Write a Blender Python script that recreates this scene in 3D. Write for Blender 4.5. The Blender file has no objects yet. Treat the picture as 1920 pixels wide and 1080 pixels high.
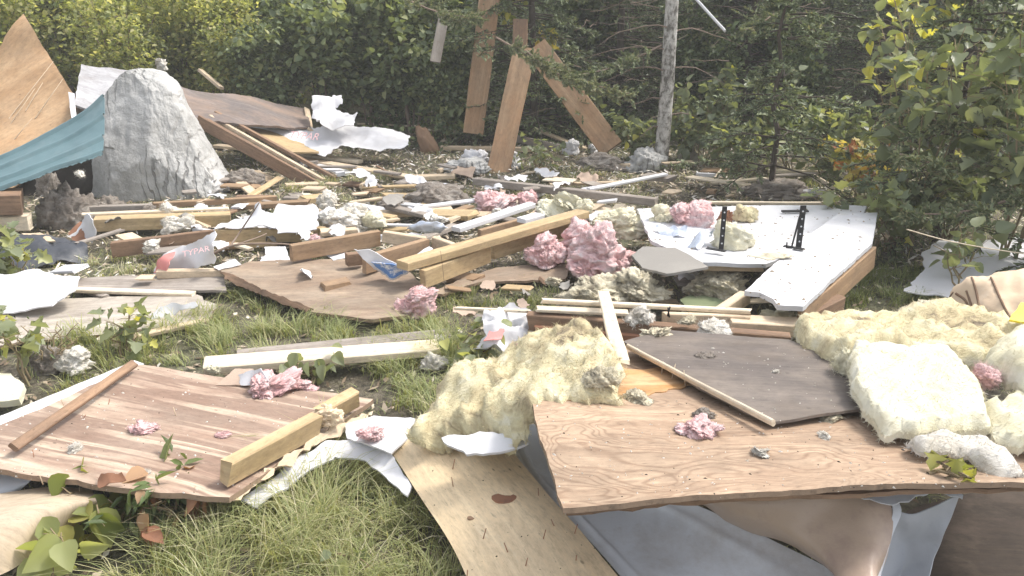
import bpy, math, random
import numpy as np
from mathutils import Vector, noise, Matrix
from mathutils.geometry import delaunay_2d_cdt
random.seed(7); RNG = np.random.default_rng(7)
S = bpy.context.scene
COL = S.collection
# ------------------------------------------------------------------ camera
CAM_H, PITCH, F = 1.6, math.radians(20), 1598.0      # F in pixels of a 1920 px wide picture
cd = bpy.data.cameras.new('camera'); cam = bpy.data.objects.new('camera', cd); COL.objects.link(cam)
cam.location = (0, 0, CAM_H); cam.rotation_euler = (math.pi/2 - PITCH, 0, 0)
cd.sensor_width = 36; cd.lens = 36*F/1920; cd.clip_start = .02; cd.clip_end = 500
S.camera = cam
# ------------------------------------------------------------------ light
SUN = Vector((.62, .22, 1.0)).normalized()
el = math.asin(SUN.z); az = math.atan2(SUN.x, SUN.y)
w = bpy.data.worlds.new('World'); S.world = w; w.use_nodes = True
nt = w.node_tree; sky = nt.nodes.new('ShaderNodeTexSky'); sky.sky_type = 'NISHITA'; sky.sun_disc = False
sky.sun_elevation = el; sky.sun_rotation = az; sky.dust_density = 3.0; sky.air_density = 1.0; sky.ozone_density = .6
bg = nt.nodes['Background']; bg.inputs[1].default_value = .15
hs = nt.nodes.new('ShaderNodeHueSaturation'); hs.inputs['Saturation'].default_value = .3; nt.links.new(sky.outputs[0], hs.inputs['Color']); nt.links.new(hs.outputs[0], bg.inputs[0])
sl = bpy.data.lights.new('sun', 'SUN'); so = bpy.data.objects.new('sun', sl); COL.objects.link(so)
sl.energy = 1.5; sl.angle = math.radians(10); sl.color = (1, .94, .85)
so.rotation_euler = SUN.to_track_quat('Z', 'Y').to_euler()
S.view_settings.view_transform = 'Standard'; S.view_settings.look = 'None'
S.view_settings.gamma = 1; S.view_settings.use_curve_mapping = False
S.view_settings.exposure = 1.2
# ------------------------------------------------------------------ pixel -> place
cp, sp = math.cos(PITCH), math.sin(PITCH)
def ray(px, py):
    u, v = (px-960)/F, -(py-540)/F
    return Vector((u, v*sp+cp, v*cp-sp))
def P(px, py, z=0.):
    d = ray(px, py); return Vector((0, 0, CAM_H)) + d*((z-CAM_H)/d.z)
def PY(px, py, Y):
    d = ray(px, py); return Vector((0, 0, CAM_H)) + d*(Y/d.y)
def mpp(p):                                             # metres per pixel at a point
    return (p.y*cp - (p.z-CAM_H)*sp)/F
def fbm(p, o=4): return noise.fractal(p, 1.0, 2.0, o)
# ------------------------------------------------------------------ materials
def newmat(name):
    m = bpy.data.materials.new(name); m.use_nodes = True
    n = m.node_tree; b = n.nodes['Principled BSDF']; b.inputs['Specular IOR Level'].default_value = .25
    return m, n, b
def nd(n, t, **kw):
    x = n.nodes.new(t)
    for k, v in kw.items(): setattr(x, k, v)
    return x
def ramp(n, fac, stops):
    r = n.nodes.new('ShaderNodeValToRGB'); e = r.color_ramp.elements
    while len(e) < len(stops): e.new(.5)
    for i, (p, c) in enumerate(stops): e[i].position = p; e[i].color = (*c, 1) if len(c) == 3 else c
    n.links.new(fac, r.inputs[0]); return r.outputs[0]
def mapped(n, src, scale, loc=(0, 0, 0)):
    mp = nd(n, 'ShaderNodeMapping'); mp.inputs['Scale'].default_value = scale; mp.inputs['Location'].default_value = loc
    n.links.new(src, mp.inputs[0]); return mp.outputs[0]
def noi(n, vec, scale, detail=4, rough=.55, dist=0):
    t = nd(n, 'ShaderNodeTexNoise'); t.inputs['Scale'].default_value = scale; t.inputs['Detail'].default_value = detail
    t.inputs['Roughness'].default_value = rough; t.inputs['Distortion'].default_value = dist
    n.links.new(vec, t.inputs['Vector']); return t.outputs['Fac']
def mix(n, fac, a, b, mode='MIX'):
    m = nd(n, 'ShaderNodeMix', data_type='RGBA', blend_type=mode)
    for k, s in ((0, fac), (6, a), (7, b)):
        if hasattr(s, 'links'): n.links.new(s, m.inputs[k])
        else: m.inputs[k].default_value = s if k == 0 else (*s, 1)
    return m.outputs[2]
def mth(n, op, a, b=0.):
    m = nd(n, 'ShaderNodeMath', operation=op)
    for k, s in ((0, a), (1, b)):
        if hasattr(s, 'links'): n.links.new(s, m.inputs[k])
        else: m.inputs[k].default_value = s
    return m.outputs[0]
def bump(n, b, h, strength, dist=.01):
    x = nd(n, 'ShaderNodeBump'); x.inputs['Strength'].default_value = strength; x.inputs['Distance'].default_value = dist
    n.links.new(h, x.inputs['Height']); n.links.new(x.outputs[0], b.inputs['Normal'])
def wood(name, light, dark, stain, bands=.5, bscale=(.7, 3.2, 1), k=22, stain_amt=.5, rough=.75, streak=.35, sharp=False, line=.5, sks=(.9, 9.5, 1)):
    m, n, b = newmat(name); tc = nd(n, 'ShaderNodeTexCoord'); uv = tc.outputs['UV']
    field = noi(n, mapped(n, uv, bscale), 1., 3, .5, .45)
    s = mth(n, 'MULTIPLY', mth(n, 'ADD', mth(n, 'SINE', mth(n, 'MULTIPLY', field, k*3.0)), 1.), .5)
    if sharp: s = mth(n, 'MULTIPLY', mth(n, 'POWER', s, 3.5), ramp(n, noi(n, mapped(n, uv, (1.2, 2, 1), (2, 5, 1)), 1.5, 3), [(.36, (.15, .15, .15)), (.58, (1, 1, 1))]))
    fine = noi(n, mapped(n, uv, (3, 130, 3)), 1., 5, .7)
    mid = noi(n, mapped(n, uv, (1.1, 26, 3), (5, 2, 0)), 1., 4, .6, .3)
    f = mth(n, 'ADD', mth(n, 'MULTIPLY', s, bands*.7), mth(n, 'MULTIPLY', fine, 1-bands)); f = mth(n, 'ADD', f, mth(n, 'MULTIPLY', mth(n, 'SUBTRACT', mid, .45), .9))
    c = ramp(n, f, [(.12, tuple(min(1, x*1.1) for x in light)), (.42, tuple(x*.5+y*.5 for x, y in zip(light, dark))), (.78, dark)])
    sk = ramp(n, noi(n, mapped(n, uv, sks, (1, 9, 0)), 1.2, 4, .55, .7), [(.47, (0, 0, 0)), (.53, (1, 1, 1))])
    c = mix(n, mth(n, 'MULTIPLY', sk, streak), c, tuple(x*.8 for x in dark))
    st = ramp(n, noi(n, mapped(n, uv, (1.4, 2.4, 1), (3, 7, 0)), 1.6, 8, .7), [(.42, (0, 0, 0)), (.66, (1, 1, 1))])
    c = mix(n, mth(n, 'MULTIPLY', st, stain_amt), c, stain)
    pale_ = ramp(n, noi(n, mapped(n, uv, (5, 16, 1), (8, 1, 0)), 1.2, 7, .75), [(.60, (0, 0, 0)), (.72, (1, 1, 1))])
    c = mix(n, mth(n, 'MULTIPLY', pale_, .35), c, tuple(min(.85, x*1.5+.06) for x in light))
    sp_ = ramp(n, noi(n, mapped(n, uv, (9, 36, 9)), 2., 6, .75), [(.60, (0, 0, 0)), (.67, (1, 1, 1))])
    c = mix(n, mth(n, 'MULTIPLY', sp_, .55), c, tuple(x*.35 for x in stain))
    mo = ramp(n, noi(n, mapped(n, uv, (14, 34, 9), (2, 3, 0)), 1.5, 9, .78), [(.30, (.62, .60, .58)), (.5, (1, 1, 1)), (.72, (1.22, 1.2, 1.18))]); c = mix(n, .8, c, mix(n, 1., c, mo, 'MULTIPLY'))
    gr = ramp(n, noi(n, mapped(n, uv, (1.1, 1.5, 1), (11, 4, 0)), 2.2, 9, .72), [(.50, (0, 0, 0)), (.60, (1, 1, 1))]); c = mix(n, mth(n, 'MULTIPLY', gr, .30*stain_amt+.08), c, (.13, .10, .075))
    v = nd(n, 'ShaderNodeTexVoronoi'); v.inputs['Scale'].default_value = 1.; n.links.new(mapped(n, uv, (13, 26, 1)), v.inputs['Vector'])
    sc = nd(n, 'ShaderNodeSeparateColor'); n.links.new(v.outputs['Color'], sc.inputs[0])
    dot = mth(n, 'MULTIPLY', ramp(n, v.outputs['Distance'], [(.06, (1, 1, 1)), (.13, (0, 0, 0))]), mth(n, 'GREATER_THAN', sc.outputs[0], .8))
    c = mix(n, mth(n, 'MULTIPLY', dot, .7), c, tuple(x*.3 for x in dark))
    n.links.new(c, b.inputs['Base Color']); b.inputs['Roughness'].default_value = rough
    bump(n, b, mth(n, 'ADD', f, mth(n, 'MULTIPLY', sp_, .3)), .4, .002)
    return m
def plain(name, col, dirt, amt=.5, rough=.6, scale=3., metallic=0, bumps=.15, bscale=60, spec=.25, lo=.5, hi=.75):
    m, n, b = newmat(name); oc = nd(n, 'ShaderNodeTexCoord').outputs['Object']
    st = ramp(n, noi(n, oc, scale, 7, .7), [(lo, (0, 0, 0)), (hi, (1, 1, 1))])
    c = mix(n, mth(n, 'MULTIPLY', st, amt), col, dirt)
    fs_ = ramp(n, noi(n, oc, 34, 9, .8), [(.56, (0, 0, 0)), (.66, (1, 1, 1))]); c = mix(n, mth(n, 'MULTIPLY', fs_, .28), c, dirt)
    n.links.new(c, b.inputs['Base Color']); b.inputs['Roughness'].default_value = rough; b.inputs['Metallic'].default_value = metallic
    b.inputs['Specular IOR Level'].default_value = spec
    bump(n, b, noi(n, oc, bscale, 5, .7), bumps, .004)
    return m
def fleece(name, stops, scale=7., bstr=.9):
    m, n, b = newmat(name); oc = nd(n, 'ShaderNodeTexCoord').outputs['Object']
    f = noi(n, mapped(n, oc, (1, 1, 1.8)), scale, 8, .62, 1.2)
    c = ramp(n, f, stops)
    fine = mth(n, 'ADD', mth(n, 'MULTIPLY', noi(n, mapped(n, oc, (1.2, 11, 3)), 9, 8, .72, 2.2), .6), mth(n, 'MULTIPLY', noi(n, mapped(n, oc, (9, 1.2, 4)), 10, 8, .72, 2.), .4))
    c = mix(n, .4, c, mix(n, fine, tuple(x*.55 for x in stops[1][1]), (.86, .83, .76)), 'SOFT_LIGHT')
    n.links.new(c, b.inputs['Base Color']); b.inputs['Roughness'].default_value = 1; b.inputs['Specular IOR Level'].default_value = .05
    b.inputs['Sheen Weight'].default_value = .15
    bump(n, b, mth(n, 'ADD', fine, mth(n, 'MULTIPLY', f, 1.5)), bstr, .012)
    return m
def leafmat(name, stops, trans=.45, rough=.45):
    m, n, b = newmat(name); uv = nd(n, 'ShaderNodeTexCoord').outputs['UV']
    sx = nd(n, 'ShaderNodeSeparateXYZ'); n.links.new(uv, sx.inputs[0])
    c = ramp(n, sx.outputs[0], stops)
    n.links.new(c, b.inputs['Base Color']); b.inputs['Roughness'].default_value = rough; b.inputs['Specular IOR Level'].default_value = .35
    t = nd(n, 'ShaderNodeBsdfTranslucent'); ms = nd(n, 'ShaderNodeMixShader'); ms.inputs[0].default_value = trans
    c2 = mix(n, 1., c, (1.25, 1.2, .55), 'MULTIPLY'); n.links.new(c2, t.inputs[0])
    n.links.new(b.outputs[0], ms.inputs[1]); n.links.new(t.outputs[0], ms.inputs[2])
    n.links.new(ms.outputs[0], n.nodes['Material Output'].inputs[0]); return m
M = {}
M['ply']    = wood('plywood', (.37, .285, .205), (.25, .18, .13), (.27, .23, .185), .55, (.55, 3.0, 1), 14, .6)
M['plypink']= wood('plywood_bold', (.56, .455, .35), (.30, .20, .15), (.48, .41, .34), .5, (.35, 3.2, 1), 14, .25, streak=.95, sks=(.75, 12, 1))
M['plybig'] = wood('plywood_curly', (.46, .345, .245), (.27, .18, .12), (.31, .215, .15), .6, (1.5, 3.6, 1), 75, .8, sharp=True, streak=.25)
M['tanply'] = wood('plywood_tan', (.46, .30, .17), (.37, .23, .125), (.58, .43, .28), .25, (.35, 5, 1), 8, .5)
M['gold']   = wood('golden_lumber', (.56, .43, .25), (.42, .305, .165), (.44, .35, .24), .4, (.4, 9, 1), 9, .4)
M['orange'] = wood('orange_lumber', (.42, .285, .17), (.29, .19, .115), (.30, .22, .155), .4, (.4, 9, 1), 9, .5)
M['brown']  = wood('brown_lumber', (.36, .235, .15), (.20, .125, .08), (.15, .105, .08), .4, (.4, 9, 1), 9, .6)
M['pale']   = wood('pale_lumber', (.74, .62, .46), (.58, .45, .31), (.50, .41, .31), .3, (.4, 9, 1), 9, .5)
M['cream']  = wood('cream_lumber', (.82, .74, .60), (.68, .57, .42), (.55, .47, .37), .3, (.4, 9, 1), 9, .35)
M['grey']   = wood('weathered_lumber', (.43, .385, .34), (.27, .235, .205), (.22, .19, .165), .4, (.4, 9, 1), 10, .6)
M['greyply']= wood('weathered_plywood', (.50, .455, .395), (.33, .29, .25), (.56, .50, .42), .4, (.5, 4, 1), 10, .6)
M['lean']   = wood('leaning_lumber', (.46, .32, .20), (.31, .205, .125), (.40, .225, .12), .4, (.35, 7, 1), 9, .7)
M['log']    = wood('pine_siding', (.80, .64, .42), (.70, .53, .33), (.74, .62, .46), .3, (.3, 3.5, 1), 6, .15, streak=.12, rough=.6)
M['darkdeck']= wood('dark_deck', (.25, .215, .20), (.14, .12, .115), (.31, .22, .165), .3, (.5, 5, 1), 8, .8)
M['greydeck']= wood('grey_deck', (.52, .52, .53), (.38, .38, .40), (.25, .24, .245), .3, (.4, 8, 1), 7, .6)
M['panel']  = wood('dark_hardboard', (.165, .140, .125), (.115, .098, .09), (.255, .215, .18), .15, (.5, 3, 1), 5, .8, rough=.5)
M['rust']   = plain('rust_brown', (.30, .15, .09), (.14, .08, .06), .7, .8, 9)
M['white']  = plain('white_board', (.63, .63, .65), (.55, .52, .48), .35, .5, 2.5)
M['wpanel'] = plain('white_panel', (.62, .62, .64), (.38, .35, .31), .75, .45, 3.2, lo=.56, hi=.72)
M['wrap']   = plain('white_wrap', (.66, .655, .67), (.55, .52, .48), .45, .55, 3, bumps=.5, bscale=18)
M['redwrap']= plain('red_wrap', (.66, .26, .24), (.75, .60, .57), .6, .6, 7)
M['letters']= plain('faded_red_print', (.66, .42, .42), (.72, .60, .60), .7, .7, 12)
M['blueprint']= plain('blue_print', (.13, .26, .56), (.72, .75, .80), 1., .4, 14, lo=.46, hi=.54)
M['foil']   = plain('crinkled_foil', (.66, .71, .80), (.30, .35, .46), .9, .3, 22, .45, 1., 40, .5)
M['black']  = plain('black_metal', (.035, .035, .037), (.09, .08, .075), .5, .45, 12, .4)
M['tarp']   = plain('black_plastic', (.055, .06, .072), (.17, .17, .17), .7, .5, 6, bumps=.8, bscale=14)
M['teal']   = plain('blue_green_painted_metal', (.12, .195, .215), (.24, .29, .30), .5, .5, 3, 0, .1, 30, .3)
M['zinc']   = plain('blue_grey_metal', (.58, .60, .63), (.36, .33, .30), .8, .42, 3.5, 0, .4, 16, .5)
M['zincin'] = plain('inner_metal', (.46, .48, .52), (.30, .32, .35), .8, .42, 2.6, 0, .2, 22, .5)
M['bronze'] = plain('brown_painted_metal', (.46, .35, .265), (.27, .19, .17), .9, .36, 3.5, 0, .4, 16, .4)
M['greyb']  = plain('grey_board', (.25, .235, .215), (.34, .32, .29), .6, .7, 2)
M['paper']  = plain('brown_paper', (.42, .32, .25), (.30, .22, .18), .6, .8, 5, bumps=.5)
M['kraft']  = plain('kraft_facing', (.66, .51, .36), (.74, .66, .55), .8, .7, 4, bumps=.8, bscale=9)
M['rock']   = None
M['pink']   = fleece('pink_fleece', [(.28, (.50, .36, .32)), (.40, (.72, .44, .44)), (.53, (.78, .57, .57)), (.68, (.78, .70, .70))])
M['yellow'] = fleece('yellow_fleece', [(.33, (.20, .165, .12)), (.41, (.52, .44, .28)), (.53, (.72, .65, .43)), (.66, (.77, .73, .58))], 5)
M['batt']   = fleece('pale_batt', [(.2, (.60, .52, .32)), (.38, (.72, .67, .48)), (.55, (.77, .74, .60)), (.75, (.80, .79, .73))], 3.5, .8)
M['dirty']  = fleece('dirty_fleece', [(.32, (.16, .14, .11)), (.45, (.52, .47, .36)), (.56, (.74, .68, .52)), (.7, (.78, .75, .68))], 8)
M['whitef'] = fleece('white_fleece', [(.28, (.40, .35, .28)), (.42, (.62, .58, .51)), (.55, (.73, .70, .65)), (.7, (.79, .78, .76))])
M['soil']   = fleece('soil_clod', [(.3, (.10, .085, .07)), (.45, (.22, .19, .165)), (.6, (.33, .30, .27)), (.75, (.42, .39, .36))], 12)
def rockmat():
    m, n, b = newmat('foliated_rock'); oc = nd(n, 'ShaderNodeTexCoord').outputs['Object']
    base = ramp(n, noi(n, oc, 3.2, 9, .68, .6), [(.3, (.33, .325, .315)), (.48, (.46, .455, .44)), (.62, (.55, .545, .53)), (.8, (.45, .43, .40))])
    wv = nd(n, 'ShaderNodeTexWave', wave_type='BANDS', bands_direction='X'); wv.inputs['Scale'].default_value = 5; wv.inputs['Distortion'].default_value = 9
    wv.inputs['Detail'].default_value = 5; wv.inputs['Detail Scale'].default_value = 1.6
    n.links.new(mapped(n, oc, (1, 1, .45)), wv.inputs['Vector'])
    cr = ramp(n, wv.outputs['Fac'], [(.03, (1, 1, 1)), (.22, (0, 0, 0))])
    gate = ramp(n, noi(n, oc, 2.2, 3), [(.48, (0, 0, 0)), (.6, (1, 1, 1))])
    f = mth(n, 'MULTIPLY', cr, gate)
    n.links.new(mix(n, mth(n, 'MULTIPLY', f, .6), base, (.15, .145, .14)), b.inputs['Base Color'])
    b.inputs['Roughness'].default_value = .85
    bump(n, b, mth(n, 'SUBTRACT', mth(n, 'MULTIPLY', noi(n, oc, 14, 9, .7), 1.2), mth(n, 'MULTIPLY', f, .7)), .8, .03); return m
M['rock'] = rockmat()
M['soil_and_shade'] = plain('dark_soil_and_shade', (.035, .03, .026), (.07, .06, .05), .7, .9, 8, bumps=.8)  # near-black soil for dirt specks and for the painted shade under the roofing
M['darkbrown'] = wood('shade_darkened_board', (.055, .038, .026), (.03, .022, .016), (.07, .05, .04), .3, (.5, 4, 1), 8, .7)  # brown board; the shade of the hollow is put into its colour
M['plyedge'] = plain('split_ply_edge', (.30, .215, .15), (.10, .075, .055), .9, .9, 26, bumps=.6)
M['litterp'] = plain('leaf_bits', (.26, .20, .13), (.12, .10, .07), .8, .9, 30)
M['paleply'] = wood('pale_siding', (.56, .46, .34), (.44, .35, .25), (.42, .36, .29), .3, (.3, 3.5, 1), 6, .6, streak=.2)
M['stain'] = wood('orange_stained_veneer', (.60, .40, .22), (.50, .26, .09), (.58, .44, .30), .3, (.5, 4, 1), 8, .6, streak=.8)
M['fernb'] = plain('mossy_board', (.22, .26, .15), (.30, .27, .2), .7, .9, 8)
M['yel'] = plain('yellow_plastic', (.75, .62, .05), (.7, .6, .2), .4, .4, 4)
def birchmat():
    m, n, b = newmat('pale_bark'); oc = nd(n, 'ShaderNodeTexCoord').outputs['Object']
    a = ramp(n, noi(n, mapped(n, oc, (1, 1, .5)), 22, 6, .7), [(.40, (.13, .12, .105)), (.52, (.42, .40, .37)), (.66, (.62, .60, .57))])
    l = ramp(n, noi(n, mapped(n, oc, (1, 1, 9)), 9, 4, .7), [(.60, (0, 0, 0)), (.68, (1, 1, 1))])
    n.links.new(mix(n, mth(n, 'MULTIPLY', l, .7), a, (.09, .08, .07)), b.inputs['Base Color']); b.inputs['Roughness'].default_value = .8
    bump(n, b, a, .5, .01); return m
M['birch'] = birchmat()
M['bark'] = plain('dark_bark', (.085, .068, .055), (.15, .13, .11), .8, .9, 20, bumps=.9, bscale=40)
M['twig'] = plain('twig_bark', (.24, .18, .14), (.36, .30, .25), .6, .8, 20)
M['stem'] = plain('green_brown_stem', (.26, .20, .12), (.20, .24, .10), .6, .7, 14)
def groundmat():
    m, n, b = newmat('forest_soil'); oc = nd(n, 'ShaderNodeTexCoord').outputs['Object']
    a = ramp(n, noi(n, oc, 1.1, 8, .7), [(.32, (.11, .10, .075)), (.45, (.19, .17, .135)), (.58, (.17, .175, .115)), (.72, (.30, .275, .23))])
    d = ramp(n, noi(n, oc, 26, 8, .75), [(.35, (.35, .35, .35)), (.65, (1.45, 1.4, 1.3))])
    n.links.new(mix(n, 1., a, d, 'MULTIPLY'), b.inputs['Base Color']); b.inputs['Roughness'].default_value = 1
    bump(n, b, noi(n, oc, 40, 8, .75), 1., .03); return m
M['ground'] = groundmat()
G = lambda *c: c
M['grass']  = leafmat('grass_blades', [(0, (.19, .235, .10)), (.35, (.31, .35, .15)), (.65, (.43, .43, .22)), (.85, (.54, .50, .31)), (1, (.62, .57, .42))], .4)
M['litter'] = leafmat('dead_litter', [(0, (.12, .085, .055)), (.3, (.25, .19, .13)), (.6, (.42, .34, .25)), (.85, (.55, .48, .38)), (1, (.7, .68, .62))], .05, .9)
M['chips']  = leafmat('pale_chips', [(0, (.26, .20, .14)), (.3, (.45, .37, .28)), (.6, (.62, .54, .42)), (1, (.72, .70, .67))], .0, .8)
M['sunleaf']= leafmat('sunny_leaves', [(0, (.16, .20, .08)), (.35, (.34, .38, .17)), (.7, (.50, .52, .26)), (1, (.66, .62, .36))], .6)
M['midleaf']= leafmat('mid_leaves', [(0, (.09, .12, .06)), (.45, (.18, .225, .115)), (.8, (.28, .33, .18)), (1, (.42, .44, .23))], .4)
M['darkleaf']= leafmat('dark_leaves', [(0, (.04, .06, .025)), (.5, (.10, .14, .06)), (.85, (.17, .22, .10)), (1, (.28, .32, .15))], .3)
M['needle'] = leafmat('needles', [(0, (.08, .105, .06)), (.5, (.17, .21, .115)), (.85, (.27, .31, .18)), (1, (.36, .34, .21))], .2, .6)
M['bigleaf']= leafmat('broad_leaves', [(0, (.15, .18, .12)), (.5, (.24, .28, .175)), (.8, (.34, .37, .24)), (.93, (.48, .50, .22)), (1, (.62, .58, .12))], .5, .35)
M['yleaf']  = leafmat('autumn_leaves', [(0, (.20, .24, .07)), (.4, (.40, .38, .12)), (.75, (.58, .46, .16)), (1, (.42, .17, .10))], .5, .5)
M['fern']   = leafmat('fern_leaves', [(0, (.08, .11, .045)), (.5, (.14, .19, .075)), (1, (.24, .28, .12))], .4)
M['brownleaf']= leafmat('brown_leaves', [(0, (.22, .10, .06)), (.5, (.36, .18, .11)), (1, (.45, .30, .18))], .3, .7)
# ------------------------------------------------------------------ mesh basics
def tagp(o, label=None, cat=None, group=None, kind=None):
    if label: o['label'] = label
    if cat: o['category'] = cat
    if group: o['group'] = group
    if kind: o['kind'] = kind
    return o
def link(name, me, mat, parent=None, origin=None):
    if origin is not None:
        me.transform(Matrix.Translation(-Vector(origin)))
    if mat: me.materials.append(M[mat] if isinstance(mat, str) else mat)
    o = bpy.data.objects.new(name, me); COL.objects.link(o)
    if origin is not None: o.location = origin
    if parent is not None:
        o.parent = parent; o.location = Vector(o.location) - Vector(parent.location)
    return o
def mk(name, verts, faces, uv=None, smooth=None):
    me = bpy.data.meshes.new(name); me.from_pydata([tuple(v) for v in verts], [], faces)
    if uv is not None:
        l = me.uv_layers.new(name='UVMap'); vi = np.empty(len(me.loops), np.int32); me.loops.foreach_get('vertex_index', vi)
        l.data.foreach_set('uv', np.asarray(uv, np.float32)[vi].ravel())
    if smooth is not None:
        me.polygons.foreach_set('use_smooth', np.resize(np.asarray(smooth, bool), len(me.polygons)))
    me.update(); return me
def mkquads(name, V, Q, uv, smooth=False):                 # numpy verts (n,3), faces (m,k)
    V = np.asarray(V, np.float32); Q = np.asarray(Q, np.int32); k = Q.shape[1]
    me = bpy.data.meshes.new(name); me.vertices.add(len(V)); me.vertices.foreach_set('co', V.ravel())
    me.loops.add(Q.size); me.loops.foreach_set('vertex_index', Q.ravel())
    me.polygons.add(len(Q)); me.polygons.foreach_set('loop_start', np.arange(0, Q.size, k, dtype=np.int32))
    l = me.uv_layers.new(name='UVMap'); l.data.foreach_set('uv', np.asarray(uv, np.float32)[Q.ravel()].ravel())
    if smooth: me.polygons.foreach_set('use_smooth', np.ones(len(Q), bool))
    me.update(); me.validate(); return me
def inside(q, poly):
    c = np.zeros(len(q), bool); n = len(poly)
    for i in range(n):
        (x1, y1), (x2, y2) = poly[i], poly[(i+1) % n]
        t = (y1 > q[:, 1]) != (y2 > q[:, 1])
        with np.errstate(divide='ignore', invalid='ignore'):
            c ^= t & (q[:, 0] < (x2-x1)*(q[:, 1]-y1)/(y2-y1+1e-12)+x1)
    return c
def bdist(q, poly):
    d = np.full(len(q), 1e9); n = len(poly)
    for i in range(n):
        a = np.array(poly[i]); b = np.array(poly[(i+1) % n]); ab = b-a
        t = np.clip(((q-a)@ab)/max(ab@ab, 1e-12), 0, 1)
        d = np.minimum(d, np.linalg.norm(q-(a+t[:, None]*ab), axis=1))
    return d
_bvh = {}
def hit(ob, px, py):
    """point of an object's surface seen at a picture point"""
    from mathutils.bvhtree import BVHTree
    if ob.name not in _bvh:
        off = Vector(ob.location)+(Vector(ob.parent.location) if ob.parent else Vector()); _bvh[ob.name] = BVHTree.FromPolygons([v.co+off for v in ob.data.vertices], [tuple(f.vertices) for f in ob.data.polygons])
    h = _bvh[ob.name].ray_cast(Vector((0, 0, CAM_H)), ray(px, py).normalized()); return h[0]
def nails(parent, spots, h=.05, r=.0016, mat='rust', name='nail'):
    for i, (px, py, z) in enumerate(spots):
        A = (hit(parent, px, py) if parent.type == 'MESH' else None) or P(px, py, z); rnd = random.Random(i*13+int(px)); B = A + Vector((rnd.uniform(-.012, .012), rnd.uniform(-.012, .012), h*rnd.uniform(.6, 1.1)))
        me = tube([A-Vector((0, 0, .006)), B], [r, r*.8], 5); link(name, me, mat, parent, A)
def tube(pts, rad, seg=6, cap=True, me_name='tube'):
    V = []; Fc = []; n = len(pts); prev = None; uv = []
    L = 0
    for i, p in enumerate(pts):
        p = Vector(p); d = (Vector(pts[min(i+1, n-1)])-Vector(pts[max(i-1, 0)])).normalized()
        a = d.cross(Vector((.31, .77, .2)) if prev is None else prev); 
        if a.length < 1e-4: a = d.cross(Vector((1, 0, 0)))
        a.normalize(); b = d.cross(a).normalized(); prev = b*-1 if False else Vector((.31, .77, .2))
        if i: L += (p-Vector(pts[i-1])).length
        for k in range(seg):
            t = 2*math.pi*k/seg; V.append(p+(a*math.cos(t)+b*math.sin(t))*rad[i]); uv.append((L, k/seg*.2))
    for i in range(n-1):
        for k in range(seg):
            Fc.append((i*seg+k, i*seg+(k+1) % seg, (i+1)*seg+(k+1) % seg, (i+1)*seg+k))
    if cap: Fc.append(tuple(range(seg))[::-1]); Fc.append(tuple((n-1)*seg+k for k in range(seg)))
    return mk(me_name, V, Fc, uv, [True])
seedc = [0]
def top(o, label, cat, group=None, kind=None): return tagp(o, label, cat, group, kind)

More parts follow.
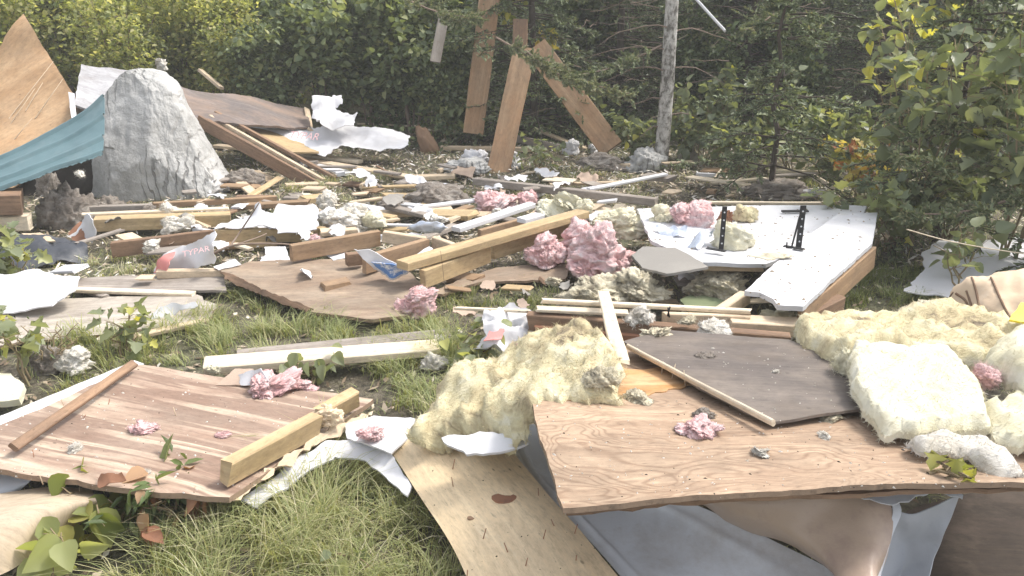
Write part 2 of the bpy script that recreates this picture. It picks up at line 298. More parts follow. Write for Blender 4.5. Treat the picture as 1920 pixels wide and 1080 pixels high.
def sheet(name, label, cat, mat, pts, thick=.012, grid=.05, grain=None, edge=.004, warp=.004, wf=2., dome=0, dr=.06,
          fine=0, ff=14, torn=False, mode='z', parent=None, group=None, bulge=None):
    """panel, paper, wrap or batt: an outline of corners, given real thickness, warp and torn edges"""
    seedc[0] += 1; sd = seedc[0]*7.31
    f3 = P if mode == 'z' else PY
    p3 = [f3(*p) for p in pts]
    c = sum(p3, Vector())/len(p3)
    nrm = Vector()
    for i in range(len(p3)):
        a, b = p3[i]-c, p3[(i+1) % len(p3)]-c; nrm += a.cross(b)
    nrm.normalize()
    if nrm.dot(Vector((0, -.5, 1))) < 0: nrm = -nrm
    if grain: 
        d = (P(*grain[1], c.z)-P(*grain[0], c.z)) if mode == 'z' else (PY(*grain[1], c.y)-PY(*grain[0], c.y))
    else:
        d = max(((p3[(i+1) % len(p3)]-p3[i]) for i in range(len(p3))), key=lambda v: v.length)
    U = (d-nrm*d.dot(nrm)).normalized(); Vv = nrm.cross(U)
    q0 = [((p-c).dot(U), (p-c).dot(Vv)) for p in p3]; off = np.array([(p-c).dot(nrm) for p in p3]); q0a = np.array(q0)
    bd = []; step = grid*.6
    for i in range(len(q0)):
        a, b = np.array(q0[i]), np.array(q0[(i+1) % len(q0)]); L = np.linalg.norm(b-a); k = max(1, int(L/step))
        t_ = (b-a)/max(L, 1e-9); nn = np.array((t_[1], -t_[0]))
        for j in range(k):
            p = a+(b-a)*j/k
            if j: p = p+nn*edge*(fbm(Vector((p[0]*22+sd, p[1]*22, sd)), 3)*1.6)
            bd.append(tuple(p))
    bda = np.array(bd); lo, hi = bda.min(0), bda.max(0)
    gx = np.arange(lo[0], hi[0], grid); gy = np.arange(lo[1], hi[1], grid*.87)
    q = np.array([(x+(j % 2)*grid*.5, y) for j, y in enumerate(gy) for x in gx]) if len(gx) and len(gy) else np.zeros((0, 2))
    if len(q):
        q = q+RNG.uniform(-.15, .15, q.shape)*grid
        q = q[inside(q, bd)]
    if len(q): q = q[bdist(q, bd) > grid*.35]
    allp = [Vector(p) for p in bd]+[Vector(p) for p in q]; nb = len(bd)
    r = delaunay_2d_cdt(allp, [(i, (i+1) % nb) for i in range(nb)], [], 1, 1e-7)
    v2 = np.array([tuple(v) for v in r[0]]); tris = [tuple(f) for f in r[2]]
    dd = np.linalg.norm(v2[:, None]-q0a[None], axis=2)+1e-4; wt = dd**-3.; h = (wt*off).sum(1)/wt.sum(1)
    for i, (x, y) in enumerate(v2):
        h[i] += warp*fbm(Vector((x*wf+sd, y*wf, sd)), 3)
        if fine and torn: wx, wy = x+.06*noise.noise(Vector((x*5, y*5, sd))), y+.06*noise.noise(Vector((x*5, y*5, sd+9))); h[i] += fine*(1.1*noise.fractal(Vector((wx*ff*.5+sd, wy*ff*1.15, sd)), .55, 2.1, 6)-.5*max(0, noise.noise(Vector((wx*ff*.4+sd, wy*ff, sd+7)))-.25))
        elif fine: wx, wy = x+.10*noise.noise(Vector((x*4, y*4, sd))), y+.10*noise.noise(Vector((x*4, y*4, sd+9))); h[i] += fine*(.7*fbm(Vector((wx*ff*.3+sd, wy*ff, sd)), 3)-.9*max(0, 1-abs(noise.noise(Vector((wx*ff*.35+sd, wy*ff*.9, sd+5))))*4)**2+.12*fbm(Vector((wx*ff*4, wy*ff*5, sd)), 2))
    if bulge is not None: h += bulge(v2)
    if dome:
        e = np.clip(bdist(v2, bd)/dr, 0, 1); e = np.sqrt(1-(1-e)**2)
        h += dome*e
    def W(x, y, z): return c+U*x+Vv*y+nrm*z
    o = (random.uniform(0, 9), random.uniform(0, 9))
    T = [W(v2[i, 0], v2[i, 1], h[i]) for i in range(len(v2))]; B = [W(v2[i, 0], v2[i, 1], h[i]-thick-(dome*e[i]*.98 if dome else 0)) for i in range(len(v2))]
    verts = T+B; n = len(T); faces = []; sm = []; uv = [(x+o[0], y+o[1]) for x, y in v2]*2
    cnt = {}
    for f in tris:
        a, b, cc = (v2[k] for k in f)
        if (b[0]-a[0])*(cc[1]-a[1])-(b[1]-a[1])*(cc[0]-a[0]) < 0: f = f[::-1]
        faces.append(f); sm.append(True); faces.append(tuple(k+n for k in f[::-1])); sm.append(True)
        for k in range(3): cnt[(f[k], f[(k+1) % 3])] = 1
    s = 0
    for (a, b) in list(cnt):
        if (b, a) not in cnt:
            k = len(verts); verts += [T[a], T[b], B[b], B[a]]; s = (v2[a][0]+v2[a][1])
            uv += [(s, 0+sd), (s+.02, sd), (s+.02, sd+thick), (s, sd+thick)]
            faces.append((k+3, k+2, k+1, k)); sm.append(bool(dome))
    me = mk(name, verts, faces, uv, sm)
    org = Vector((c.x, c.y, min(v.z for v in verts)))
    ob = link(name, me, mat, parent, org)
    if mat in ('ply', 'plypink', 'plybig', 'greyply', 'tanply'):
        me.materials.append(M['plyedge']); nf_ = len(tris)*2; mi = np.zeros(len(me.polygons), np.int32); mi[nf_:] = 1; me.polygons.foreach_set('material_index', mi)
    if parent is None: top(ob, label, cat, group)
    elif label: ob['label'] = label
    return ob

def board3(name, label, cat, mat, A, B, w, t, side=None, parent=None, group=None, rough=.003, split=.0, bend=0, name_part=False):
    """plank from A to B (top-front edge line), width w towards `side`, thickness t downwards"""
    seedc[0] += 1; sd = seedc[0]*3.7
    A, B = Vector(A), Vector(B); d = (B-A); L = d.length; d.normalize()
    sdir = Vector(side) if side is not None else Vector((0, 1, 0)); sdir = (sdir-d*sdir.dot(d)).normalized()
    dn = d.cross(sdir).normalized()
    if dn.z > 0: dn = -dn
    n = max(2, int(L/.12)+1); bv = min(.004, t*.2)
    prof = [(bv, 0), (w-bv, 0), (w, bv), (w, t-bv), (w-bv, t), (bv, t), (0, t-bv), (0, bv)]
    V = []; uv = []; Fc = []; o = random.uniform(0, 9); per = [0]
    for i in range(1, 9): a, b = prof[i-1], prof[i % 8]; per.append(per[-1]+math.hypot(a[0]-b[0], a[1]-b[1]))
    for i in range(n):
        s = L*i/(n-1); cpt = A+d*s+Vector((0, 0, -bend*math.sin(math.pi*i/(n-1))))
        for k in range(9):
            x, y = prof[k % 8]; j = fbm(Vector((s*3+sd, x*9, y*9)), 2)*rough
            e = 0
            if split and i in (0, n-1): e = (random.Random(int(sd*10)+k % 8+i).uniform(0, split))*(1 if i == 0 else -1)
            V.append(cpt+sdir*(x+j)+dn*(y+j*.5)+d*e); uv.append((s+o, per[k]+o))
    for i in range(n-1):
        for k in range(8): a = i*9+k; Fc.append((a, a+1, a+10, a+9))
    base = len(V)
    for i in (0, n-1):
        k0 = len(V)
        for k in range(8): V.append(V[i*9+k].copy()); uv.append((o+prof[k][0]*.2, prof[k][1]+o+5))
        Fc.append(tuple(range(k0, k0+8)) if i else tuple(range(k0, k0+8))[::-1])
    me = mk(name, V, Fc, uv, [False]); me2 = me
    org = Vector(((A.x+B.x)/2, (A.y+B.y)/2, min(v.z for v in V)))
    import bmesh
    bm = bmesh.new(); bm.from_mesh(me); bmesh.ops.recalc_face_normals(bm, faces=bm.faces); bm.to_mesh(me); bm.free()
    ob = link(name, me, mat, parent, org)
    if parent is None: top(ob, label, cat, group)
    return ob
def beam(name, label, cat, mat, a, b, h=.09, t=.038, za=.1, zb=None, **kw):
    """standing or lying timber whose front top edge runs between two picture points at heights za, zb"""
    zb = za if zb is None else zb
    return board3(name, label, cat, mat, P(a[0], a[1], za), P(b[0], b[1], zb), t, h, **kw)

def hairs(V, N, n, L, wid, sd):
    """short curved fibres standing off a fleece surface: quads"""
    r = np.random.default_rng(sd); idx = r.integers(0, len(V), n); p = V[idx]; nn = N[idx]
    d = nn*.2+r.normal(0, .6, (n, 3)); d /= np.linalg.norm(d, axis=1)[:, None]; d2 = d+r.normal(0, .6, (n, 3))
    ln = L*r.uniform(.3, 1.2, (n, 1)); s = np.cross(d, r.normal(0, 1, (n, 3))); s /= np.linalg.norm(s, axis=1)[:, None]+1e-6
    m_ = p+d*ln*.5; e = m_+d2/np.linalg.norm(d2, axis=1)[:, None]*ln*.5; s = s*wid*.5
    return np.stack([p-s, p+s, m_+s*.8, m_-s*.8, e+s*.3, e-s*.3], 1)
def clump(name, label, cat, mat, px, py, wpx, hpx, z=0., dep=.8, rough=.34, freq=2.2, sub=5, hair=700, group=None, parent=None, lean=0, hl=.035, sq=.0, on=None):
    """torn tuft of fleece / clod sitting with its foot at a picture point"""
    import bmesh
    seedc[0] += 1; sd = seedc[0]*5.13
    foot = P(px, py, z)
    if on is not None:
        foot = hit(on, px, py) or foot
    k = mpp(foot); rx = wpx*k/2; rz = hpx*k/math.cos(.35)/1.55; ry = rx*dep
    rl = random.Random(int(sd*100)); Vs, Ns, Fs = [], [], []; big = max(wpx, hpx); nw = 1 if mat in ('rock', 'soil', 'brown') else (7 if big > 60 else 5 if big > 30 else 3)
    base = bmesh.new(); bmesh.ops.create_icosphere(base, subdivisions=sub if nw == 1 else (5 if big > 90 else 4), radius=1); dirs = [v.co.normalized() for v in base.verts]; bf = [[v.index for v in f.verts] for f in base.faces]; base.free()
    for wi in range(nw):
        if nw == 1: cx = cy = cz = 0; R3 = Matrix.Identity(3); ax = (rx, ry, rz)
        else:
            a_ = rl.uniform(0, 6.283); q_ = rl.uniform(.05, .62); cx, cy = math.cos(a_)*q_*rx, math.sin(a_)*q_*ry; cz = rl.uniform(0, 1)*(1-q_)*rz*.95
            if wi == 0: cx = cy = 0; cz = rz*.12
            R3 = Matrix.Rotation(rl.uniform(0, 6.283), 3, 'Z') @ Matrix.Rotation(rl.uniform(-.75, .75), 3, 'X') @ Matrix.Rotation(rl.uniform(-.5, .5), 3, 'Y')
            mx = rx*rl.uniform(.42, .66)*(1.35 if wi == 0 else 1); ax = (mx, max(mx*rl.uniform(.5, .9), ry*.3), max(rz*rl.uniform(.26, .46), mx*.16)*(1.7 if wi == 0 else 1))
        so_ = Vector((sd+wi*3.3, wi*1.7, 0)); vs = []
        for n in dirs:
            q = n*freq*.8+so_; wv = Vector((fbm(q, 2), fbm(q+Vector((9, 4, 0)), 2), fbm(q+Vector((0, 9, 7)), 2)))*.7; q2 = q+wv
            q3 = Vector((q2.x*1.3, q2.y*2.4, q2.z*4.2)); r = 1+rough*.95*noise.noise(q2*.8)+rough*.38*noise.fractal(q3, .8, 2.1, 4)-rough*.5*max(0, noise.noise(q3*.8+Vector((7, 0, 0)))-.2)
            r = max(.4, r); v_ = R3 @ Vector((n.x*r*ax[0], n.y*r*ax[1], n.z*r*ax[2])); zz = v_.z+cz
            zz = zz if zz > 0 else zz*.3
            vs.append((v_.x+cx+lean*zz, v_.y+cy, zz+rz*.06))
        b_ = len(Vs); Vs += vs; Fs += [[k_+b_ for k_ in f] for f in bf]
    me = bpy.data.meshes.new(name); me.from_pydata(Vs, [], Fs); me.polygons.foreach_set('use_smooth', np.ones(len(me.polygons), bool)); me.update()
    V = np.array(Vs); N = np.empty(len(Vs)*3, np.float32); me.vertices.foreach_get('normal', N); N = N.reshape(-1, 3)
    if hair:
        hair = int(hair*3); hl = min(hl, .022)
        Vh = hairs(V, N, hair, hl, .0011, int(sd*10)).reshape(-1, 3); b0 = len(V)
        fs = [[v for v in p.vertices] for p in me.polygons]
        for i in range(hair): s = b0+i*6; fs += [[s, s+1, s+2, s+3], [s+3, s+2, s+4, s+5]]
        me2 = bpy.data.meshes.new(name); me2.from_pydata(np.vstack([V, Vh]).tolist(), [], fs); me2.polygons.foreach_set('use_smooth', np.ones(len(me2.polygons), bool)); me = me2
    o = link(name, me, mat, parent); o.location = foot+Vector((0, ry*.75, 0))
    if parent is not None: o.location = Vector(o.location)-Vector(parent.location)
    else: top(o, label, cat, group)
    return o
def crm(P0, P1, P2, P3, t):
    return .5*((2*P1)+(P2-P0)*t+(2*P0-5*P1+4*P2-P3)*t*t+(3*P1-P0-3*P2+P3)*t**3)
def interp(pts, n):
    out = []; m = len(pts)-1
    for i in range(n):
        s = i/(n-1)*m; k = min(int(s), m-1); t = s-k; g = lambda j: pts[max(0, min(m, j))]
        out.append(crm(g(k-1), g(k), g(k+1), g(k+2), t))
    return out
def loft(name, label, cat, mat, rows, nu=40, nv=16, thick=.003, parent=None, ribs=None, rough=0, mode='z', smooth=True, group=None, jag=0):
    """curved sheet through rows of points"""
    seedc[0] += 1; sd = seedc[0]*2.9
    f3 = P if mode == 'z' else PY
    R = [interp([f3(*p) for p in r], nu) for r in rows]; cols = [interp([R[j][i] for j in range(len(R))], nv) for i in range(nu)]
    Gd = np.array([[cols[i][j][:] for j in range(nv)] for i in range(nu)])
    du = np.gradient(Gd, axis=0); dv = np.gradient(Gd, axis=1); N = np.cross(du, dv); N /= np.linalg.norm(N, axis=2)[..., None]+1e-9
    if (N@np.array((0, -.5, 1.))).mean() < 0: N = -N
    if ribs is not None:
        for j in range(nv): Gd[:, j] += N[:, j]*ribs(j/(nv-1))
    if jag:
        for i in range(nu): Gd[i, -1] += dv[i, -1]/np.linalg.norm(dv[i, -1])*jag*noise.noise(Vector((i*.45+sd, 0, 0))) ; 
    if rough:
        for i in range(nu):
            for j in range(nv): Gd[i, j] += N[i, j]*rough*fbm(Vector(Gd[i, j])*5+Vector((sd, 0, 0)), 3)
    T = Gd.reshape(-1, 3); B = (Gd-N*thick).reshape(-1, 3); n = len(T); V = [tuple(v) for v in T]+[tuple(v) for v in B]; Fc = []; sm = []
    uv = []
    for i in range(nu):
        for j in range(nv): uv.append(((Gd[i, j]-Gd[0, j])@((Gd[-1, j]-Gd[0, j])/np.linalg.norm(Gd[-1, j]-Gd[0, j]))+sd, np.linalg.norm(Gd[i, j]-Gd[i, 0])+sd))
    uv = uv*2; I = lambda i, j: i*nv+j
    for i in range(nu-1):
        for j in range(nv-1):
            f = (I(i, j), I(i+1, j), I(i+1, j+1), I(i, j+1)); Fc.append(f); Fc.append(tuple(k+n for k in f[::-1])); sm += [smooth]*2
    def side(seq):
        for a, b in zip(seq[:-1], seq[1:]): 
            k = len(V); V.extend([V[a], V[b], V[b+n], V[a+n]]); uv.extend([uv[a], uv[b], uv[b], uv[a]]); Fc.append((k, k+1, k+2, k+3)); sm.append(False)
    side([I(i, 0) for i in range(nu)]); side([I(i, nv-1) for i in range(nu)]); side([I(0, j) for j in range(nv)]); side([I(nu-1, j) for j in range(nv)])
    me = mk(name, V, Fc, uv, sm); c = T.mean(0); org = Vector((c[0], c[1], float(min(T[:, 2].min(), B[:, 2].min()))))
    import bmesh
    o = link(name, me, mat, parent, org)
    if parent is None: top(o, label, cat, group)
    return o
def empty(name, loc, label=None, cat=None, group=None):
    o = bpy.data.objects.new(name, None); COL.objects.link(o); o.location = loc; o.empty_display_size = .05
    return top(o, label, cat, group)

# ================================================================== GROUND
def ground_z(x, y):
    return .028*fbm(Vector((x*.9, y*.9, 3)), 4)+.010*fbm(Vector((x*6, y*6, 1)), 3)-.012
def make_ground():
    xs = np.concatenate([[-70, -30, -14], np.arange(-8, 8.01, .07), [14, 30, 70]]); ys = np.concatenate([[-20, -6], np.arange(.8, 11.01, .07), [14, 20, 35, 70, 120]])
    V = []; 
    for y in ys:
        for x in xs:
            far = max(0, abs(x)-8, y-11, .8-y); V.append((x, y, ground_z(x, y) if far < .5 else -.02))
    nx = len(xs); Q = [(j*nx+i, j*nx+i+1, (j+1)*nx+i+1, (j+1)*nx+i) for j in range(len(ys)-1) for i in range(nx-1)]
    me = mkquads('ground', V, Q, [(v[0], v[1]) for v in V], True); o = link('ground', me, 'ground'); tagp(o, 'brown leaf-strewn soil under the wreckage', None, None, 'structure')
make_ground()
exec_parts = []
# ------------------------------------------------------------------ grass, litter (nobody could count them)
def scatter_poly(poly_px, dens, z=0):
    W = [P(x, y, z) for x, y in poly_px]; pl = [(p.x, p.y) for p in W]; a = np.array(pl); lo, hi = a.min(0), a.max(0)
    n = int(dens*(hi[0]-lo[0])*(hi[1]-lo[1])); q = RNG.uniform(lo, hi, (n, 2)); return q[inside(q, pl)]
def blades(name, label, q, h, wd, lean=.5, mat='grass', hue=(0, 1), clumpy=.0, z0=None):
    n = len(q); r = RNG
    if clumpy:                                        # pull blades towards tuft centres
        c = q[r.integers(0, n, max(4, int(n*clumpy)))]; k = r.integers(0, len(c), n); q = c[k]+r.normal(0, .03, (n, 2)); ph = (k*2.399) % 6.283
    else: ph = r.uniform(0, 6.283, n)
    hh = h*r.uniform(.35, 1.15, n)*(np.array([.75+.6*noise.noise(Vector((x*2.3, y*2.3, 0))) for x, y in q]))
    ph = ph+r.normal(0, .9, n); ln = lean*r.uniform(.2, 1.5, n)*hh
    gz = np.array([ground_z(x, y) for x, y in q])-.01 if z0 is None else np.full(n, z0)
    d = np.stack([np.cos(ph), np.sin(ph)], 1); s = np.stack([-d[:, 1], d[:, 0]], 1)*wd*r.uniform(.6, 1.3, (n, 1))*.5
    V = np.zeros((n, 7, 3))
    for i, (t, ww) in enumerate(((0, 1.), (.4, .9), (.75, .6))):
        c2 = q+d*(ln*t**2)[:, None]; zz = gz+hh*t*(1-.25*t*lean)
        V[:, 2*i, :2] = c2-s*ww; V[:, 2*i+1, :2] = c2+s*ww; V[:, 2*i, 2] = zz; V[:, 2*i+1, 2] = zz
    V[:, 6, :2] = q+d*ln[:, None]*1.05; V[:, 6, 2] = gz+hh*(1-.35*lean)
    b = np.arange(n)[:, None]*7
    Q = np.concatenate([b+np.array([0, 1, 3, 2]), b+np.array([2, 3, 5, 4]), b+np.array([4, 5, 6, 6])])
    hu = np.clip(r.normal((hue[0]+hue[1])/2, (hue[1]-hue[0])/3.2, n), 0.01, .99); uv = np.stack([np.repeat(hu, 7), np.tile([0, 0, .4, .4, .75, .75, 1], n)], 1)
    tri = Q[2*n:, :3]; Qq = Q[:2*n]
    Vf = V.reshape(-1, 3)
    me = bpy.data.meshes.new(name); me.vertices.add(len(Vf)); me.vertices.foreach_set('co', Vf.astype(np.float32).ravel())
    lp = np.concatenate([Qq.ravel(), tri.ravel()]).astype(np.int32); me.loops.add(len(lp)); me.loops.foreach_set('vertex_index', lp)
    ls = np.concatenate([np.arange(0, Qq.size, 4), Qq.size+np.arange(0, tri.size, 3)]).astype(np.int32); me.polygons.add(len(ls)); me.polygons.foreach_set('loop_start', ls)
    l = me.uv_layers.new(name='UVMap'); l.data.foreach_set('uv', uv[lp].astype(np.float32).ravel()); me.update(); me.validate()
    o = link(name, me, mat); return tagp(o, label, 'grass', None, 'stuff')
def flakes(name, label, q, size, mat, zr=(0, .02), asp=2.5, cat='litter', flat=.35, n6=False):
    n = len(q); r = RNG; a = r.uniform(0, 6.283, n); L = size*r.uniform(.4, 1.5, n)*.5; W = L/asp*r.uniform(.6, 1.4, n)
    d = np.stack([np.cos(a), np.sin(a), r.normal(0, flat, n)], 1); s = np.stack([-np.sin(a), np.cos(a), r.normal(0, flat, n)], 1)
    c = np.column_stack([q, np.array([ground_z(x, y) for x, y in q])+r.uniform(*zr, n)])
    V = np.stack([c-d*L[:, None], c-s*W[:, None]-d*L[:, None]*.1+[0, 0, .002], c+d*L[:, None], c+s*W[:, None]+d*L[:, None]*.15], 1).reshape(-1, 3)
    Q = np.arange(n)[:, None]*4+np.arange(4); hu = r.uniform(.01, .99, n); uv = np.stack([np.repeat(hu, 4), np.tile([0, .5, 1, .5], n)], 1)
    o = link(name, mkquads(name, V, Q, uv), mat); return tagp(o, label, cat, None, 'stuff')
q = scatter_poly([(150, 1150), (190, 955), (440, 955), (610, 860), (700, 870), (790, 960), (880, 1150)], 9000)
blades('foreground_grass', 'thick yellow green grass in the foreground beside the pine siding plank', q, .25, .0030, .85, hue=(.15, .9), clumpy=.012)
q = scatter_poly([(60, 690), (130, 640), (330, 600), (440, 545), (560, 590), (740, 600), (860, 590), (880, 640), (860, 700), (400, 690), (270, 680), (120, 760)], 5200)
blades('middle_grass', 'tufted green grass band behind the striped plywood sheet', q, .17, .0038, .8, hue=(.05, .8), clumpy=.012)
q = scatter_poly([(560, 700), (860, 650), (950, 690), (850, 760), (770, 800), (690, 760)], 4200)
blades('slanting_grass', 'green grass between the snapped stud and the yellow insulation', q, .16, .0036, .9, hue=(.05, .75), clumpy=.012)
q = scatter_poly([(800, 560), (900, 525), (1060, 515), (1060, 560), (1010, 585), (850, 610)], 4200)
blades('short_grass', 'short green grass patch left of the muddied insulation', q, .11, .0036, .7, hue=(.05, .75), clumpy=.02)
q = scatter_poly([(1560, 600), (1580, 500), (1680, 470), (1780, 560), (1740, 610)], 3800)
blades('dark_grass', 'dark green grass between white panel and white paper', q, .15, .004, .8, hue=(0, .45), clumpy=.02)
q = np.vstack([scatter_poly([(60, 530), (150, 470), (420, 455), (640, 470), (560, 500), (280, 520)], 1500), scatter_poly([(440, 380), (560, 330), (900, 320), (1300, 330), (1300, 370), (900, 375), (560, 390)], 700), scatter_poly([(1300, 390), (1350, 330), (1640, 330), (1640, 385)], 600)])
blades('sparse_grass', 'sparse dry grass growing through the scattered lumber', q, .10, .0045, .9, hue=(.2, 1), clumpy=.03)
q = np.column_stack([RNG.uniform(-6, 6.5, 75000), RNG.uniform(1.6, 9.5, 75000)])
blades('thin_weeds', 'thin low weeds over all the ground', q, .075, .004, 1., hue=(.0, .95))
q = np.column_stack([RNG.uniform(-6, 6.5, 26000), RNG.uniform(1.5, 9.5, 26000)])
flakes('leaf_litter', 'brown dead leaf and needle litter on the soil', q, .035, 'litter', (0, .025), 2.2)
q = np.column_stack([RNG.normal(.2, 2.5, 14000), RNG.uniform(4.5, 8.6, 14000)])
flakes('wood_chips', 'pale wood splinters and chips scattered on the ground', q, .05, 'chips', (0, .035), 4.5, 'debris')
hb = bpy.data.meshes.new('haze'); hx = [(x, y, z) for x in (-72, 72) for y in (-22, 122) for z in (-1.1, 7.5)]
hb.from_pydata(hx, [], [(0, 1, 3, 2), (4, 6, 7, 5), (0, 4, 5, 1), (2, 3, 7, 6), (0, 2, 6, 4), (1, 5, 7, 3)]); ho = bpy.data.objects.new('haze', hb); COL.objects.link(ho); tagp(ho, 'pale sunlit haze in the air', 'haze', None, 'stuff')
hm = bpy.data.materials.new('haze'); hm.use_nodes = True; hn = hm.node_tree; hn.nodes.clear(); ov = hn.nodes.new('ShaderNodeOutputMaterial'); pv = hn.nodes.new('ShaderNodeVolumePrincipled')
pv.inputs['Color'].default_value = (.95, .95, .93, 1); pv.inputs['Density'].default_value = .006; pv.inputs['Anisotropy'].default_value = 0.; hn.links.new(pv.outputs[0], ov.inputs['Volume']); hb.materials.append(hm)
# ================================================================== VEGETATION
def tubes(name, items, seg=5):
    V = []; Fc = []; uv = []
    for pts, rad in items:
        b = len(V); n = len(pts); L = 0
        for i, p in enumerate(pts):
            p = Vector(p); d = (Vector(pts[min(i+1, n-1)])-Vector(pts[max(i-1, 0)])); d.normalize()
            a = d.cross(Vector((.31, .77, .2))); a.normalize(); c = d.cross(a); r = rad[0]+(rad[1]-rad[0])*i/(n-1)
            if i: L += (p-Vector(pts[i-1])).length
            for k in range(seg):
                t = 6.2832*k/seg; V.append(p+(a*math.cos(t)+c*math.sin(t))*r); uv.append((L, k/seg))
        for i in range(n-1):
            for k in range(seg): Fc.append((b+i*seg+k, b+i*seg+(k+1) % seg, b+(i+1)*seg+(k+1) % seg, b+(i+1)*seg+k))
        V.append(Vector(pts[-1])); uv.append((L, 0)); 
        for k in range(seg): Fc.append((b+(n-1)*seg+k, b+(n-1)*seg+(k+1) % seg, len(V)-1))
    return mk(name, V, Fc, uv, [True])
HEX = [(0, 0), (.22, .36), (.62, .34), (1, 0), (.62, -.34), (.22, -.36)]
OV = [(0, 0), (.06, .2), (.22, .36), (.45, .38), (.72, .24), (1, 0), (.72, -.24), (.45, -.38), (.22, -.36), (.06, -.2)]
SLIM = [(0, 0), (.3, .16), (.7, .13), (1, 0), (.7, -.13), (.3, -.16)]
LOBE = [(0, 0), (.02, .20), (-.05, .42), (.22, .38), (.34, .62), (.50, .30), (.74, .34), (1, 0), (.74, -.34), (.50, -.30), (.34, -.62), (.22, -.38), (-.05, -.42), (.02, -.20)]
def leaves(name, p, d, size, rng, shape=HEX, hue=(.1, .9), fold=.22, up=1.2, droop=.25):
    """leaf blades, each folded along its midrib: p base points, d directions"""
    n = len(p); d = d/(np.linalg.norm(d, axis=1)[:, None]+1e-9); nn = rng.normal(0, .55, (n, 3))+[0, 0, up]
    s = np.cross(nn, d); s /= np.linalg.norm(s, axis=1)[:, None]+1e-9; nn = np.cross(d, s); L = size*rng.uniform(.55, 1.25, (n, 1))
    m = len(shape); V = np.zeros((n, m, 3))
    for i, (a, b) in enumerate(shape): V[:, i] = p+d*L*a+s*L*b+nn*L*(abs(b)*fold*2-droop*a*a)
    bs = np.arange(n)[:, None]*m
    if m == 6: Q = np.concatenate([bs+np.array([0, 3, 2, 1]), bs+np.array([0, 5, 4, 3])])
    else:
        h = m//2; fs = []
        for i in range(1, h): fs.append((0 if i < h-2 else 0, i+1, i)); fs.append((0, m-i, m-i-1))
        Q = np.concatenate([bs+np.array(f) for f in fs])
    hu = np.clip(rng.normal((hue[0]+hue[1])/2, (hue[1]-hue[0])/3, n), .01, .99)
    uv = np.stack([np.repeat(hu, m), np.tile([a for a, b in shape], n)], 1)
    return mkquads(name, V.reshape(-1, 3), Q, uv)
def skeleton(rng, h, spread, nst, ntw, base_r, lean=(0, 0), tw=.45, start=.25):
    items = []; tips = []
    for s in range(nst):
        a = rng.uniform(0, 6.283); sp = spread*rng.uniform(.2, 1); hh = h*rng.uniform(.65, 1.05); pts = []
        for i in range(7):
            t = i/6; pts.append(Vector((math.cos(a)*(.03+sp*t**1.4)+lean[0]*t*t+rng.normal(0, .015), math.sin(a)*(.03+sp*t**1.4)+lean[1]*t*t+rng.normal(0, .015), hh*t*(1-.08*t))))
        items.append((pts, (base_r, base_r*.3)))
        for k in range(ntw):
            t = rng.uniform(start, .98)*6; i = min(int(t), 5); b = pts[i].lerp(pts[i+1], t-i); a2 = rng.uniform(0, 6.283); L = tw*rng.uniform(.4, 1.1)*(1.15-t/9)
            e = b+Vector((math.cos(a2)*L, math.sin(a2)*L, L*rng.uniform(-.1, .8))); mdl = b.lerp(e, .5)+Vector((0, 0, L*.1))
            items.append(([b, mdl, e], (base_r*.35, base_r*.15))); tips.append((b, mdl, e))
        tips.append((pts[4], pts[5], pts[6]))
    return items, tips
def shrubmesh(seed, h, spread, nst, ntw, nl, ls, mat, base_r=.012, shape=HEX, hue=(.1, .9), scat=.05, lean=(0, 0), tw=.45, start=.25, up=1.2, stem='twig'):
    rng = np.random.default_rng(seed); items, tips = skeleton(rng, h, spread, nst, ntw, base_r, lean, tw, start)
    st = tubes('stems', items); T = np.array([[v[:] for v in t] for t in tips]); k = rng.integers(0, len(T), nl); t = rng.uniform(.1, 1, (nl, 1))
    a, b, c = T[k, 0], T[k, 1], T[k, 2]; p = (1-t)**2*a+2*t*(1-t)*b+t*t*c+rng.normal(0, scat, (nl, 3)); p[:, 2] = np.maximum(p[:, 2], .02)
    d = (c-a)+rng.normal(0, .35, (nl, 3))*np.linalg.norm(c-a, axis=1)[:, None]*2+[0, 0, -.05]
    lv = leaves('foliage', p, d, ls, rng, shape, hue, up=up); st.materials.append(M[stem]); lv.materials.append(M[mat]); return st, lv
